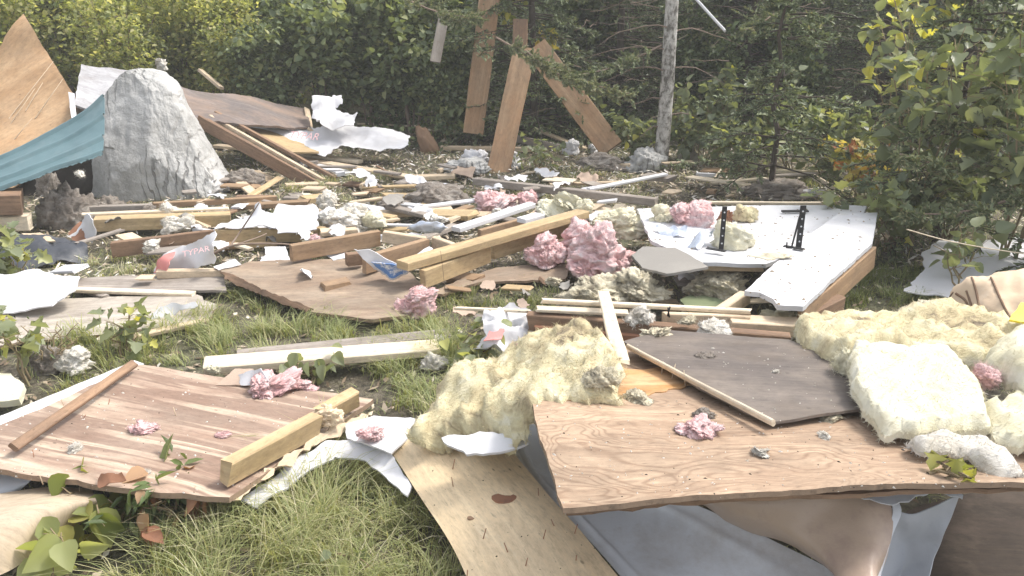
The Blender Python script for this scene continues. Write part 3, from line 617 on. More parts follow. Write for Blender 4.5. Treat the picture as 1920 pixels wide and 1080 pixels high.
def sprucemesh(seed, h, rad, per=26, needles=16000, low=.2):
    rng = np.random.default_rng(seed); items = [([Vector((rng.normal(0, .012)*i, rng.normal(0, .012)*i, h*i/7)) for i in range(8)], (.055*h/3.5, .008))]
    tips = []
    for i in range(per*4):
        z = low+(h-low)*rng.uniform(0, 1)**1.1; R = rad*(1-z/h)**.75*rng.uniform(.5, 1.1)+.06; a = rng.uniform(0, 6.283)
        dr = rng.uniform(-.35, .05)*R; P0 = Vector((0, 0, z)); e = Vector((math.cos(a)*R, math.sin(a)*R, z+dr)); m_ = P0.lerp(e, .5)+Vector((0, 0, R*.08))
        items.append(([P0, m_, e], (.009, .003)))
        for k in range(9):
            t = rng.uniform(.25, 1); b = P0.lerp(m_, t*2) if t < .5 else m_.lerp(e, t*2-1); s = rng.choice([-1, 1])*rng.uniform(.5, 1.1); L = R*.38*(1.1-t*.6)
            e2 = b+Vector((math.cos(a+s)*L, math.sin(a+s)*L, rng.uniform(-.35, .05)*L)); items.append(([b, e2], (.004, .0015))); tips.append((b, b.lerp(e2, .5), e2))
        tips.append((m_, m_.lerp(e, .5), e))
    T = np.array([[v[:] for v in t] for t in tips]); k = rng.integers(0, len(T), needles); t = rng.uniform(0, 1, (needles, 1)); a, b, c = T[k, 0], T[k, 1], T[k, 2]
    p = (1-t)*a+t*c; ax = c-a; ax /= np.linalg.norm(ax, axis=1)[:, None]+1e-9; d = ax*.9+rng.normal(0, .5, (needles, 3)); 
    nd_ = leaves('foliage', p, d, .046, rng, SLIM, (.05, .85), fold=0, droop=0); st = tubes('trunk', items, 4)
    st.materials.append(M['bark']); nd_.materials.append(M['needle']); return st, nd_
def plant(name, label, cat, meshes, x, y, sc=1, rz=0, group=None, parts=('stems', 'foliage'), z=-.01, tilt=0):
    e = empty(name, (x, y, z), label, cat, group); e.rotation_euler = (tilt, 0, rz); e.scale = (sc, sc, sc)
    for nm, me in zip(parts, meshes):
        o = bpy.data.objects.new(nm, me); COL.objects.link(o); o.parent = e
    return e
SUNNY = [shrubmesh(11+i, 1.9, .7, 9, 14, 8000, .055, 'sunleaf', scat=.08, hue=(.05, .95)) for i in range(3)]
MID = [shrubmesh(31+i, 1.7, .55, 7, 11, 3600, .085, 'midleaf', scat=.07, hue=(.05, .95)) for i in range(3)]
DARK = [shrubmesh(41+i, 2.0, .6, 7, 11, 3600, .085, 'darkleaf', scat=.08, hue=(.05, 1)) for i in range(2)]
spots = [  # px at its foot row, Y, mesh, scale, label
 (-40, 9.3, SUNNY[0], 1.0, 'sunny yellow green bush at the far left edge behind the tan leaning plywood'),
 (150, 9.9, SUNNY[1], 1.05, 'sunny bush rising just right of the peak of the tan leaning plywood'),
 (255, 9.2, SUNNY[2], .85, 'low sunny bush over the left end of the grey roof deck'),
 (345, 9.9, SUNNY[0], 1.0, 'sunny bush directly above the top of the grey boulder'),
 (430, 9.3, SUNNY[1], .85, 'green bush above the dark right half of the roof deck'),
 (60, 11.1, SUNNY[2], 1.25, 'pale yellow bush at the top left corner of the photo'),
 (240, 11.3, SUNNY[0], 1.2, 'tall sunny bush at the top edge between the boulder and the tan plywood'),
 (400, 11.2, SUNNY[1], 1.2, 'tall olive bush at the top edge above the boulder'),
 (530, 10.6, MID[0], 1.2, 'broad leaved bush at the top edge above the torn white wrap'),
 (510, 9.1, MID[1], .75, 'broad leaved bush growing behind the right end of the roof deck'),
 (610, 9.2, MID[2], .95, 'dark green bush right behind the bunched white wrap'),
 (690, 9.4, MID[0], .95, 'shaded green bush right of the bunched white wrap'),
 (775, 9.2, MID[1], 1.0, 'green bush left of the hanging grey board'),
 (840, 8.9, MID[2], .7, 'leafy bush around the foot of the leftmost leaning plank'),
 (700, 10.8, DARK[0], 1.1, 'dark bush at the top edge left of the hanging grey board'),
 (860, 10.6, DARK[1], 1.1, 'dark bush at the top edge behind the leftmost leaning plank'),
 (1060, 9.0, MID[0], .55, 'low bush under the right leaning plank'),
 (1330, 9.2, DARK[0], .65, 'dark low bush right of the pale birch trunk'),
 (1480, 8.9, DARK[1], .6, 'dark low bush in front of the shaded spruces'),
 (1430, 10.2, DARK[1], .9, 'dim bush deep in the shade at right centre'),
 (1120, 10.4, DARK[0], .95, 'dim bush behind the right leaning plank')]
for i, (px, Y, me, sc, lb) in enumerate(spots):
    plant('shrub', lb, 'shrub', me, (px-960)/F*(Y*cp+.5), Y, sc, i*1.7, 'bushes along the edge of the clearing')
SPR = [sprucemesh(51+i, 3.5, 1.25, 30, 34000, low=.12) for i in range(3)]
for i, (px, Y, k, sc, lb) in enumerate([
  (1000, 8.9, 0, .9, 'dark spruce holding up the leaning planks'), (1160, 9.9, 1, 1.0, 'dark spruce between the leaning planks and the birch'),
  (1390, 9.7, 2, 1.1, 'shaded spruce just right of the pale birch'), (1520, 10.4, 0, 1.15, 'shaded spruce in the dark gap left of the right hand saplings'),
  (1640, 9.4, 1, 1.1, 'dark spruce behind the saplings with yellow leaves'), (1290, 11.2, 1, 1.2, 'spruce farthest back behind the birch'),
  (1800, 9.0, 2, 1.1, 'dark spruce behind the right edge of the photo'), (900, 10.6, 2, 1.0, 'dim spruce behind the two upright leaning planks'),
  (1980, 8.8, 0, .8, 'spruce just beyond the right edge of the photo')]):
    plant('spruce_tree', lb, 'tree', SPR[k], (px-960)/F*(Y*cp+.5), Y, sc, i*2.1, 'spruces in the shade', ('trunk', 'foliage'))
# small bright plants at the back right and others
def sapling(name, label, px, py, h, spread, nst, ntw, nl, ls, mat, seed, shape=HEX, hue=(.1, .9), z=0, lean=(0, 0), tw=.3, r=.006, scat=.03, cat='plant', start=.3, up=1.2):
    me = shrubmesh(seed, h, spread, nst, ntw, nl, ls, mat, r, shape, hue, scat, lean, tw, start, up, stem='stem'); p = P(px, py, z)
    return plant(name, label, cat, me, p.x, p.y, 1, 0, None, z=z)
sapling('sapling', 'bright green maple sapling right of the birch trunk', 1395, 325, .42, .2, 5, 6, 150, .085, 'bigleaf', 71, LOBE, (.3, .9))
sapling('sapling', 'grey green sapling with drooping leaves behind the leaning slab', 1320, 312, .62, .25, 5, 6, 170, .085, 'bigleaf', 72, OV, (0, .6))
sapling('sapling', 'tall shaded sapling between birch and the dark gap', 1480, 318, .72, .28, 5, 7, 240, .08, 'midleaf', 73, LOBE, (.2, 1))
sapling('raspberry_plant', 'raspberry plant with small leaves left of the two upright planks', 840, 268, .5, .3, 6, 6, 240, .075, 'midleaf', 74, LOBE, (.3, 1.1))
sapling('weed', 'small green weed beside the foot of the middle leaning plank', 1010, 318, .22, .12, 5, 4, 70, .06, 'bigleaf', 75, LOBE, (.2, .8))
sapling('weed', 'pale green weed in front of the dark forest floor at left centre', 735, 212, .30, .2, 6, 5, 140, .06, 'bigleaf', 76, LOBE, (.4, .95))
sapling('sapling', 'thin sapling with yellow leaves hanging by the tops of the leaning planks', 1005, 262, 1.75, .35, 2, 8, 120, .085, 'yleaf', 77, OV, (0, .7), start=.62)
for i, (px, py, h, lb) in enumerate([(395, 205, .75, 'tall weed with grey green leaves behind the roof deck near its left end'), (455, 212, .6, 'pale leaved weed above the middle of the dark roof deck'), (545, 208, .7, 'tall leafy weed at the right end of the roof deck'), (650, 206, .45, 'low leafy weed right behind the bunched wrap'), (700, 212, .55, 'bright weed at the dark hedge foot left of the stump'), (770, 222, .6, 'leafy weed behind the splintered stump'), (880, 262, .35, 'low weed between the two upright leaning planks'), (1060, 262, .4, 'yellow green weed under the right leaning plank'), (1540, 330, .35, 'leafy weed at the edge of the dark gap'), (1190, 300, .5, 'pale leaved weed just left of the birch foot'), (1292, 300, .75, 'tall pale leaved plant just right of the birch'), (1440, 305, .85, 'tall pale leaved plant behind the shaded sapling'), (1350, 298, 1.0, 'tallest pale leaved plant behind the maple sapling'), (1590, 330, .8, 'pale leaved plant left of the thicket'), (1100, 268, .7, 'pale leaved plant behind the light slanting board')]):
    sapling('weed', lb, px, py, h, .28, 5, 6, 170, .085, 'bigleaf', 140+i, OV, (.0, .8), tw=.2, start=.15)
# ---- right hand thicket, near
sapling('sapling', 'tall sapling with pale broad leaves at the upper right', 1700, 470, 1.95, .50, 6, 11, 210, .105, 'bigleaf', 81, OV, (-.1, .78), lean=(-.12, .1), tw=.42, r=.007)
sapling('sapling', 'leaning sapling with broad leaves at the right edge', 1880, 520, 1.95, .45, 6, 11, 210, .115, 'bigleaf', 82, LOBE, (-.1, .75), lean=(-.05, .0), tw=.40, r=.008)
sapling('sapling', 'slender sapling with bright yellow leaves left of the thicket', 1655, 420, 1.9, .34, 5, 9, 110, .09, 'bigleaf', 83, OV, (.5, 1.25), lean=(-.05, 0), tw=.3, start=.5)
sapling('bramble', 'sprawling bramble over the right side of the white panel', 1660, 470, .50, .45, 10, 7, 300, .070, 'bigleaf', 84, LOBE, (.05, .85), tw=.28, lean=(-.12, -.05))
sapling('bramble', 'bramble with yellow and reddish autumn leaves by the white panel', 1600, 385, .50, .35, 8, 6, 190, .075, 'yleaf', 85, LOBE, (0, 1), tw=.25, lean=(-.1, 0))
sapling('bramble', 'green bramble tangle above the white paper at right', 1770, 450, .60, .45, 9, 7, 330, .070, 'bigleaf', 86, LOBE, (0, .8), tw=.3)
sapling('sapling', 'low sapling growing over the white paper', 1800, 545, .42, .25, 4, 5, 34, .095, 'bigleaf', 87, OV, (.2, .8), tw=.25, z=.05)
sapling('sapling', 'dense leafy sapling filling the back of the thicket', 1800, 385, 1.9, .55, 8, 11, 420, .075, 'bigleaf', 88, OV, (-.1, .75), tw=.4)
HEM = sprucemesh(90, 2.0, .95, 16, 17000, .25)
for x, y, s, r, lb in ((2.75, 5.3, .9, .4, 'young hemlock with feathery branches behind the right hand saplings'), (2.05, 6.6, .85, 2., 'young hemlock in shade right of the white panel'), (3.2, 4.3, .8, 1.2, 'young hemlock at the right edge above the wire')):
    plant('hemlock_tree', lb, 'tree', HEM, x, y, s, r, 'young hemlocks', ('trunk', 'foliage'))
# ---- foreground plants
sapling('sapling', 'broad green leaved seedling in the bottom left corner', 105, 1075, .19, .05, 3, 3, 11, .10, 'sunleaf', 101, OV, (.3, .6), tw=.08, up=.4, scat=.01)
sapling('sapling', 'seedling with yellowing leaves at the lower edge of the striped plywood', 205, 1000, .17, .10, 4, 3, 24, .10, 'yleaf', 102, OV, (-.3, .5), tw=.1)
sapling('fern', 'pale fern like weed at the lower corner of the striped plywood', 285, 985, .19, .12, 7, 6, 150, .06, 'fern', 103, SLIM, (.2, 1), tw=.1)
sapling('seedling', 'small seedling with three pale leaves in the foreground grass', 672, 1085, .12, .03, 2, 2, 9, .055, 'bigleaf', 104, OV, (.3, .7), tw=.05)
sapling('seedling', 'curled brown leaved seedling at the front corner of the striped plywood', 335, 960, .10, .08, 4, 3, 22, .07, 'brownleaf', 105, OV, (.2, .9), tw=.06, z=.08)
sapling('seedling', 'grey green spear leaved weed standing by the golden stud', 262, 955, .20, .04, 3, 2, 12, .10, 'fern', 106, SLIM, (.3, .9), tw=.05, up=.2)
sapling('sapling', 'thin bare sapling with a few leaves over the grey plywood at left', 62, 715, .40, .12, 3, 5, 24, .075, 'bigleaf', 107, LOBE, (.5, .95), tw=.14)
sapling('sapling', 'small plant with pale leaves above the corner of the striped plywood', 240, 670, .22, .12, 4, 4, 30, .065, 'bigleaf', 108, LOBE, (.5, .95), tw=.1)
sapling('sapling', 'bright leafed seedlings by the black plastic at left', 40, 520, .26, .16, 5, 4, 60, .08, 'bigleaf', 109, LOBE, (.5, .95), tw=.14)
sapling('seedling', 'row of bright leaves below the long pale plank', 575, 712, .12, .10, 5, 3, 24, .06, 'bigleaf', 110, OV, (.5, .8), tw=.06)
sapling('weed', 'yellow green weed beside the red and white wrap', 880, 700, .18, .10, 6, 4, 80, .06, 'bigleaf', 111, OV, (.5, .95), tw=.08)
sapling('weed', 'dark dead stems of a weed left of the striped plywood', 95, 690, .20, .14, 12, 4, 30, .03, 'darkleaf', 112, SLIM, (.2, .9), tw=.08)
sapling('seedling', 'two yellow green leaves on the front edge of the curly plywood', 1755, 900, .05, .03, 2, 2, 6, .05, 'yleaf', 113, LOBE, (0, .3), tw=.04, z=.47)
# ---- forest mass behind
def mass(name, label, xr, yr, h, n, ls, mat, sd, hue=(.05, .9), tops=.6):
    rng = np.random.default_rng(sd); x = rng.uniform(*xr, n); y = rng.uniform(*yr, n)
    top_ = np.array([h*(.75+tops*noise.noise(Vector((a*.8, b*.8, sd)))) for a, b in zip(x, y)]); z = rng.uniform(0, 1, n)**.8*top_
    k = np.array([noise.noise(Vector((a*1.6, b*1.6, c*2+sd))) for a, b, c in zip(x, y, z)]) > .02
    p = np.column_stack([x, y, z])[k]; d = rng.normal(0, 1, (len(p), 3)); o = link(name, leaves(name, p, d, ls, rng, HEX, hue), mat); tagp(o, label, 'woods', None, 'stuff')
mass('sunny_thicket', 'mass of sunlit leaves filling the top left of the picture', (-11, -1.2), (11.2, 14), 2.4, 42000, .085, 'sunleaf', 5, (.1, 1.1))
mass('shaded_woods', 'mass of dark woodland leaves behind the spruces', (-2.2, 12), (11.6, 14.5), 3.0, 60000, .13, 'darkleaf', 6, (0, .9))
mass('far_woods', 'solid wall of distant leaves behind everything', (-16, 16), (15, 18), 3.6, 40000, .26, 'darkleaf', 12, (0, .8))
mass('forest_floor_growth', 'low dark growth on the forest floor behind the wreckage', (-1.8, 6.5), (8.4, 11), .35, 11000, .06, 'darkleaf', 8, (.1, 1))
def deadtwigs():
    rng = np.random.default_rng(9); it = []
    for i in range(420):
        b = Vector((rng.uniform(.2, 5.5), rng.uniform(8.3, 10.5), rng.uniform(.05, 1.7))); a = rng.uniform(0, 6.28); L = rng.uniform(.2, .7); pts = [b]
        for k in range(4): pts.append(pts[-1]+Vector((math.cos(a), math.sin(a)*.6, rng.uniform(-.35, .35)))*L/4); a += rng.normal(0, .35)
        it.append((pts, (.0045, .0012)))
    o = link('dead_twigs', tubes('dead_twigs', it, 4), 'twig'); tagp(o, 'tangle of bare dead twigs in the shaded forest edge', 'twigs', None, 'stuff')
deadtwigs()
# ---- birch
def birch():
    b = P(1238, 312, 0); e = empty('birch_tree', b, 'pale grey barked trunk standing alone right of the leaning planks', 'tree')
    pts = [b+Vector((.006*i+.01*math.sin(i*.9), .01*i, .42*i-.05)) for i in range(13)]
    me = tubes('trunk', [(pts, (.066, .035))], 14); link('trunk', me, 'birch', e, b)
    rng = np.random.default_rng(3); it = []
    for z, a, L in ((.83, 3.3, .62), (1.02, 3.0, .75), (.86, .2, .5), (.45, .1, .45), (.35, 3.3, .3), (1.2, 3.5, .7), (.6, 3.0, .35), (1.15, .3, .6), (1.9, 1, .8), (2.3, 4, .8), (2.8, 2, .8), (3.2, 5, .7), (3.6, 0, .6), (4.1, 3, .5)):
        s = b+Vector((.01, 0, z)); p = [s]
        for k in range(6): p.append(p[-1]+Vector((math.cos(a)*L/6, math.sin(a)*L/8, L/6*(.12-.12*k+rng.normal(0, .12))))); a += rng.normal(0, .15)
        it.append((p, (.007, .002))); own = [it[-1]]
        for k in range(5):
            q_ = p[2+k % 4]; it.append(([q_, q_+Vector((rng.normal(0, .08), rng.normal(0, .08), rng.normal(-.02, .06)))], (.002, .001))); own.append(it[-1])
        link('branch', tubes('branch', own, 5), 'twig', e, b)
    
    T = np.array([[v[:] for v in (i[0][3], i[0][5], i[0][-1])] for i in it if len(i[0]) > 5]); n = 700; k = rng.integers(8, len(T), n); t = rng.uniform(0, 1, (n, 1)); p = T[k, 0]*(1-t)+T[k, 2]*t+rng.normal(0, .12, (n, 3))
    link('foliage', leaves('foliage', p, rng.normal(0, 1, (n, 3)), .06, rng), 'midleaf', e, b)
birch()
# feathery spruce bough in front of the leaning planks
def bough(name, label, A, B, width, n, sd, mat='needle', hue=(.3, 1), sag=.1):
    rng = np.random.default_rng(sd); A, B = Vector(A), Vector(B); it = []; tips = []; ax = (B-A); L = ax.length; ax.normalize(); s = ax.cross(Vector((0, 0, 1))).normalized()
    main = [A.lerp(B, i/8)+Vector((0, 0, -sag*math.sin(i/8*2.4))) for i in range(9)]; it.append((main, (.011, .003)))
    for k in range(int(L*42)):
        t = rng.uniform(.05, .98)*8; i = min(int(t), 7); b = main[i].lerp(main[i+1], t-i); sg = rng.choice([-1, 1]); ll = width*rng.uniform(.4, 1)*(1.1-t/12)
        e = b+ax*ll*.6+s*sg*ll*.7+Vector((0, 0, rng.uniform(-.35, .1)*ll)); it.append(([b, b.lerp(e, .5)+Vector((0, 0, .01)), e], (.003, .001))); tips.append((b, e))
        for m_ in range(4):
            f = b.lerp(e, rng.uniform(.3, 1)); e3 = f+Vector(rng.normal(0, .4, 3))*ll*.4+ax*ll*.2; tips.append((f, e3)); it.append(([f, e3], (.0015, .0008)))
    T = np.array([[v[:] for v in t] for t in tips]); k = rng.integers(0, len(T), n); t = rng.uniform(0, 1, (n, 1)); p = T[k, 0]*(1-t)+T[k, 1]*t; d = (T[k, 1]-T[k, 0]); d /= np.linalg.norm(d, axis=1)[:, None]+1e-9
    e = empty(name, A, label, 'branch'); link('twigs', tubes('twigs', it, 4), 'twig', e, A); link('needles', leaves('needles', p, d+rng.normal(0, .5, (n, 3)), .028, rng, SLIM, hue, fold=0, droop=0), mat, e, A)
bough('spruce_bough', 'spruce bough hanging across the tops of the leaning planks', PY(930, 70, 7.35), PY(1180, 160, 7.2), .34, 15000, 201, hue=(.4, 1.2))
bough('spruce_bough', 'feathery lower bough draped over the right leaning plank', PY(985, 95, 7.3), PY(1110, 140, 7.1), .30, 12000, 202, hue=(.5, 1.2))
bough('spruce_bough', 'thick green bough at the top edge left of the upright planks', PY(745, -10, 8.2), PY(900, 15, 7.9), .34, 12000, 203, hue=(.4, 1.1))
bough('spruce_bough', 'blue green bough at the top edge right of the birch', PY(1500, -25, 8.2), PY(1400, 40, 7.6), .32, 11000, 204, hue=(.4, 1.))
bough('spruce_bough', 'pale bough reaching left from the birch trunk', PY(1240, 85, 7.6), PY(1060, 125, 7.3), .26, 9000, 205, hue=(.3, 1.))
bough('hemlock_bough', 'long feathery hemlock bough sweeping left at the right edge', PY(1960, 300, 4.6), PY(1690, 265, 4.7), .24, 7000, 206, hue=(.4, 1.1))
bough('hemlock_bough', 'second hemlock bough just below the long one', PY(1960, 350, 4.4), PY(1700, 375, 4.5), .22, 7000, 207, hue=(.4, 1.1))
bough('hemlock_bough', 'upper hemlock bough among the pale broad leaves', PY(1960, 190, 4.8), PY(1740, 200, 4.9), .22, 6000, 208, hue=(.4, 1.1))
# ================================================================== BIG THINGS
def boulder():
    rows = [(129, 252, 268), (132, 243, 280), (140, 229, 297), (172, 211, 327), (205, 202, 346), (250, 194, 370), (292, 184, 394), (330, 176, 414), (365, 170, 434), (395, 168, 450), (412, 172, 455)]
    Y0 = 6.75; lv = []
    for r, l, rr in rows:
        a, b = PY(l, r, Y0), PY(rr, r, Y0); lv.append((a.z, (a.x+b.x)/2, (b.x-a.x)/2))
    PC = Vector((lv[6][1], Y0, .40)); PL = [(Vector(a_).normalized(), b_) for a_, b_ in (((-.12, -1, .42), .27), ((.62, -1, .40), .31), ((-.85, -.9, .2), .36), ((.35, -.7, .9), .42), ((-.6, -.6, .75), .44), ((1, -.25, .62), .46), ((.15, -1, -.05), .36), ((1, -.9, .9), .43))]
    n, m = 190, 260; V = []; uv = []
    for i in range(n):
        s = (i/(n-1))**1.25*(len(lv)-1); k = min(int(s), len(lv)-2); t = s-k; t = t*t*(3-2*t)*.3+t*.7; z, cx, hw = (lv[k][j]*(1-t)+lv[k+1][j]*t for j in range(3))
        if i < 3: hw *= (.25, .6, .85)[i]
        for j in range(m):
            a = 6.28318*j/m; ca, sa = math.cos(a), math.sin(a); e = .62; x = cx+hw*abs(ca)**e*(1 if ca > 0 else -1); dy = .06+.50*(s/10)**.75
            y = Y0+dy*abs(sa)**e*(1 if sa > 0 else -1); q = Vector((x*2.6, y*2.6, z*1.8)); d = .040*noise.noise(q)+.016*noise.noise(q*2.3+Vector((4, 0, 0)))+.005*fbm(q*7, 4)
            wv = fbm(Vector((x*3.5, y*2, z*2.6)), 3)
            u = (x-cx)+z*.38+wv*.11; g = noise.noise(Vector((u*24, 1.5, z*1.1))); side = max(0, min(1, (x-cx-hw*.05+.10*noise.noise(Vector((x*5, z*5, 2))))*9))
            d += (-.026*max(0, g+.05)**.8-.012*max(0, noise.noise(Vector((u*60, 4, z*2.5)))))*side
            # a ledge: the front slab stands proud of the rock behind it on the left
            led = .10*max(0, min(1, (x-(cx-hw*.62)-.10*(z-.2))*14)) if sa < 0 and z < .42 else (.10*max(0, min(1, (z-.42)*-6+1)) if sa < 0 else 0)
            nx, ny = ca, sa; vv = Vector((x+nx*d*.5, y+ny*d*.5-led*.5, z))
            for (pn, pd) in PL:
                o_ = (vv-PC).dot(pn)-pd
                if o_ > 0: vv -= pn*o_*.93
            vv += Vector((nx, ny, .3))*(d*.55+.010*fbm(q*4, 4)); V.append(vv[:]); uv.append((x, z))
    Fc = [(i*m+j, i*m+(j+1) % m, (i+1)*m+(j+1) % m, (i+1)*m+j) for i in range(n-1) for j in range(m)]
    V.append((lv[0][1], Y0, lv[0][0]+.008)); uv.append((0, 0)); Fc += [(len(V)-1, (j+1) % m, j) for j in range(m)]
    me = mk('boulder', V, Fc, uv, [True]); o = link('boulder', me, 'rock', None, Vector((lv[-1][1], Y0, 0))); top(o, 'tall grey boulder with wavy grooves between the blue green roofing and the plank stack', 'boulder')
boulder()
# slab of rock leaning at the dark left foot
0 and clump('rock', 'dark shaded rock at the left foot of the tall boulder', 'rock', 'rock', 190, 392, 110, 120, 0, 1., .25, 1.5, 5, 0)
# ribbed roofing
def ribs(v):
    r = 0
    for c in (.06, .38, .70, .95):
        a = abs(v-c); r += .022*min(1, max(0, (1-a/.03)*2.6)) if a < .03 else 0
        for q in (): r += .004*max(0, 1-abs(v-c-q)/.02) if abs(v-c-q) < .02 else 0
    return r
def roofing():
    e = empty('metal_roofing', PY(60, 320, 5.6), 'curled sheet of ribbed blue green metal roofing at the left edge', 'roofing')
    loft('panel', None, None, 'teal', [[(-110, 345, 5.75), (0, 297, 5.85), (60, 268, 5.95), (120, 235, 6.05), (165, 205, 6.12), (196, 178, 6.18)],
        [(-110, 372, 5.5), (0, 325, 5.6), (60, 300, 5.68), (115, 278, 5.78), (160, 255, 5.85), (196, 232, 5.92)],
        [(-110, 400, 5.28), (0, 357, 5.36), (55, 338, 5.42), (110, 318, 5.5), (155, 304, 5.55), (193, 290, 5.62)]], 90, 90, .003, e, ribs, .006, 'y', jag=.02)
    board3('rake_trim', None, None, 'greyb', PY(152, 225, 6.1), PY(192, 176, 6.22), .05, .01, parent=e)
    for i in range(7): pass
    nl = [(250, .2)]
roofing()
sheet('plywood_sheet', 'tall tan plywood sheet leaning upright at the far left edge', 'plywood', 'tanply',
      [(-150, 240, 6.7), (-60, 160, 7.0), (45, 28, 7.4), (100, 118, 7.3), (146, 190, 7.2), (132, 245, 7.0), (60, 330, 6.5), (-60, 400, 6.2), (-150, 400, 6.2)], .018, .08, ((0, 330), (110, 140)), .005, .02, 1., mode='y')
TP = [o for o in COL.objects if o.get('label', '').startswith('tall tan plywood')][0]
for a, b, lb in (((48, 208, 7.03), (80, 155, 7.17), 'short'), ((5, 238, 6.9), (100, 115, 7.28), 'long'), ((66, 222, 7.02), (118, 148, 7.19), 'thin'), ((0, 262, 6.85), (66, 165, 7.08), 'x'), ((20, 270, 6.8), (60, 222, 6.9), 'y')):
    A, B = PY(a[0], a[1], a[2]-.045), PY(b[0], b[1], b[2]-.045); me = tubes('scrape_mark', [([A, A.lerp(B, .5)+Vector((0, -.004, 0)), B], (.005, .002))], 5); link('scrape_mark', me, 'pale', TP, TP.location)
sheet('roof_deck', 'dark weathered roof deck sheet behind the boulder sloping down to the right', 'roof deck', 'darkdeck',
      [(300, 152, 7.75), (420, 175, 8.1), (572, 205, 8.6), (583, 238, 8.0), (480, 236, 7.6), (420, 232, 7.35), (380, 228, 7.3), (300, 232, 7.2)], .02, .07, ((300, 180), (570, 225)), .008, .03, 1.5, mode='y')
sheet('roof_deck', 'light grey weathered roof deck sheet between the tan plywood and the boulder', 'roof deck', 'greydeck',
      [(152, 120, 7.5), (230, 133, 7.6), (330, 153, 7.8), (330, 240, 7.15), (230, 225, 7.0), (140, 195, 6.95)], .02, .07, ((150, 150), (330, 190)), .006, .03, 1.5, mode='y')
board3('fascia_board', 'pale batten at the right end of the dark roof deck', 'board', 'pale', PY(571, 200, 8.55), PY(578, 240, 7.95), .06, .02)
sheet('soffit_piece', 'white scrap wedged between the tan plywood and the grey deck', 'scrap', 'white', [(128, 172, 6.95), (140, 175, 6.95), (142, 205, 6.9), (148, 240, 6.7), (138, 245, 6.7), (132, 205, 6.85)], .01, .05, mode='y')
# plank stack right of the boulder
k = 0
for a, b, w_, t_, mt, lb in [((385, 222, 7.30), (592, 340, 6.92), .05, .03, 'brown', 'dark brown front plank of the bundle slanting down from the roof deck'),
     ((392, 215, 7.42), (606, 336, 7.02), .045, .03, 'pale', 'pale middle plank of the bundle slanting down from the roof deck'),
     ((402, 208, 7.55), (628, 332, 7.12), .05, .03, 'brown', 'rear brown plank of the bundle slanting down from the roof deck')]:
    board3('plank', lb, 'plank', mt, PY(*a), PY(*b), w_, t_, group='planks slanting down from the roof deck')
board3('wide_board', 'wide dark brown board standing on edge under the slanting plank bundle', 'board', 'brown', PY(372, 216, 7.24), PY(598, 342, 6.88), .03, .10)
sheet('siding_piece', 'tan slatted board panel between the slanting planks and the white wrap', 'panel', 'gold', [(440, 232, 7.9), (530, 250, 7.9), (600, 272, 7.75), (598, 285, 7.6), (540, 285, 7.4), (470, 250, 7.6)], .015, .06, ((440, 235), (590, 280)), .004, .01, mode='y')
board3('plank', 'long pale plank lying from the boulder to behind the slanting bundle', 'plank', 'pale', P(398, 272, .04), P(560, 288, .05), .09, .03)
# wrap at the back
sheet('house_wrap', 'long white torn building wrap with faded red letters at back left', 'wrap', 'wrap', [(438, 232, 8.1), (520, 234, 8.1), (600, 238, 8.0), (650, 230, 8.15), (705, 241, 8.0), (768, 254, 7.95), (766, 270, 7.75), (742, 278, 7.65), (700, 280, 7.62), (640, 276, 7.65), (606, 290, 7.55), (560, 270, 7.7), (500, 252, 7.85)], .004, .03, None, .010, .03, 3.5, fine=.02, ff=6, mode='y')
sheet('house_wrap', 'bunched white wrap standing up in a peak behind the slanting planks', 'wrap', 'wrap', [(584, 185, 8.15), (598, 180, 8.2), (612, 188, 8.1), (624, 172, 8.2), (640, 182, 8.2), (642, 195, 8.1), (628, 208, 8.1), (662, 211, 8.0), (668, 222, 7.9), (664, 240, 7.7), (600, 242, 7.7), (588, 210, 7.9)], .006, .03, None, .015, .09, 5, fine=.06, ff=6, mode='y')
def words(txt, px0, px1, py, z, size, mat, tilt=0, label=None, parent=None, name='printed_letters', rx=.9):
    cu = bpy.data.curves.new('txt', 'FONT'); cu.body = txt; cu.size = size; cu.extrude = .0008; cu.resolution_u = 2
    t = bpy.data.objects.new('txt', cu); COL.objects.link(t); dg = bpy.context.evaluated_depsgraph_get(); me = bpy.data.meshes.new_from_object(t.evaluated_get(dg)); bpy.data.objects.remove(t)
    A, B = P(*px0, z), P(*px1, z+tilt); d = (B-A).normalized(); s = (B-A).length/max(.01, max(v.co.x for v in me.vertices))
    n = Vector((0, -math.sin(rx), math.cos(rx))); n = (n-d*n.dot(d)).normalized(); upv = n.cross(d); R = Matrix((d, upv, n)).transposed().to_4x4()
    me.transform(Matrix.Scale(s, 4)); me.transform(R); o = link(name, me, mat, parent); o.location = A-(Vector(parent.location) if parent else Vector())
    return o
wr = [o for o in COL.objects if o.get('label', '').startswith('long white torn')][0]
wt = words('TYPAR', (540, 258), (596, 263), 0, .37, .1, 'letters', parent=wr, rx=.8)
sheet('wrap_strip', 'narrow white strip hanging from the long torn wrap', 'strip', 'white', [(532, 262, 7.8), (540, 263, 7.8), (541, 280, 7.7), (533, 280, 7.7)], .004, .03, mode='y')
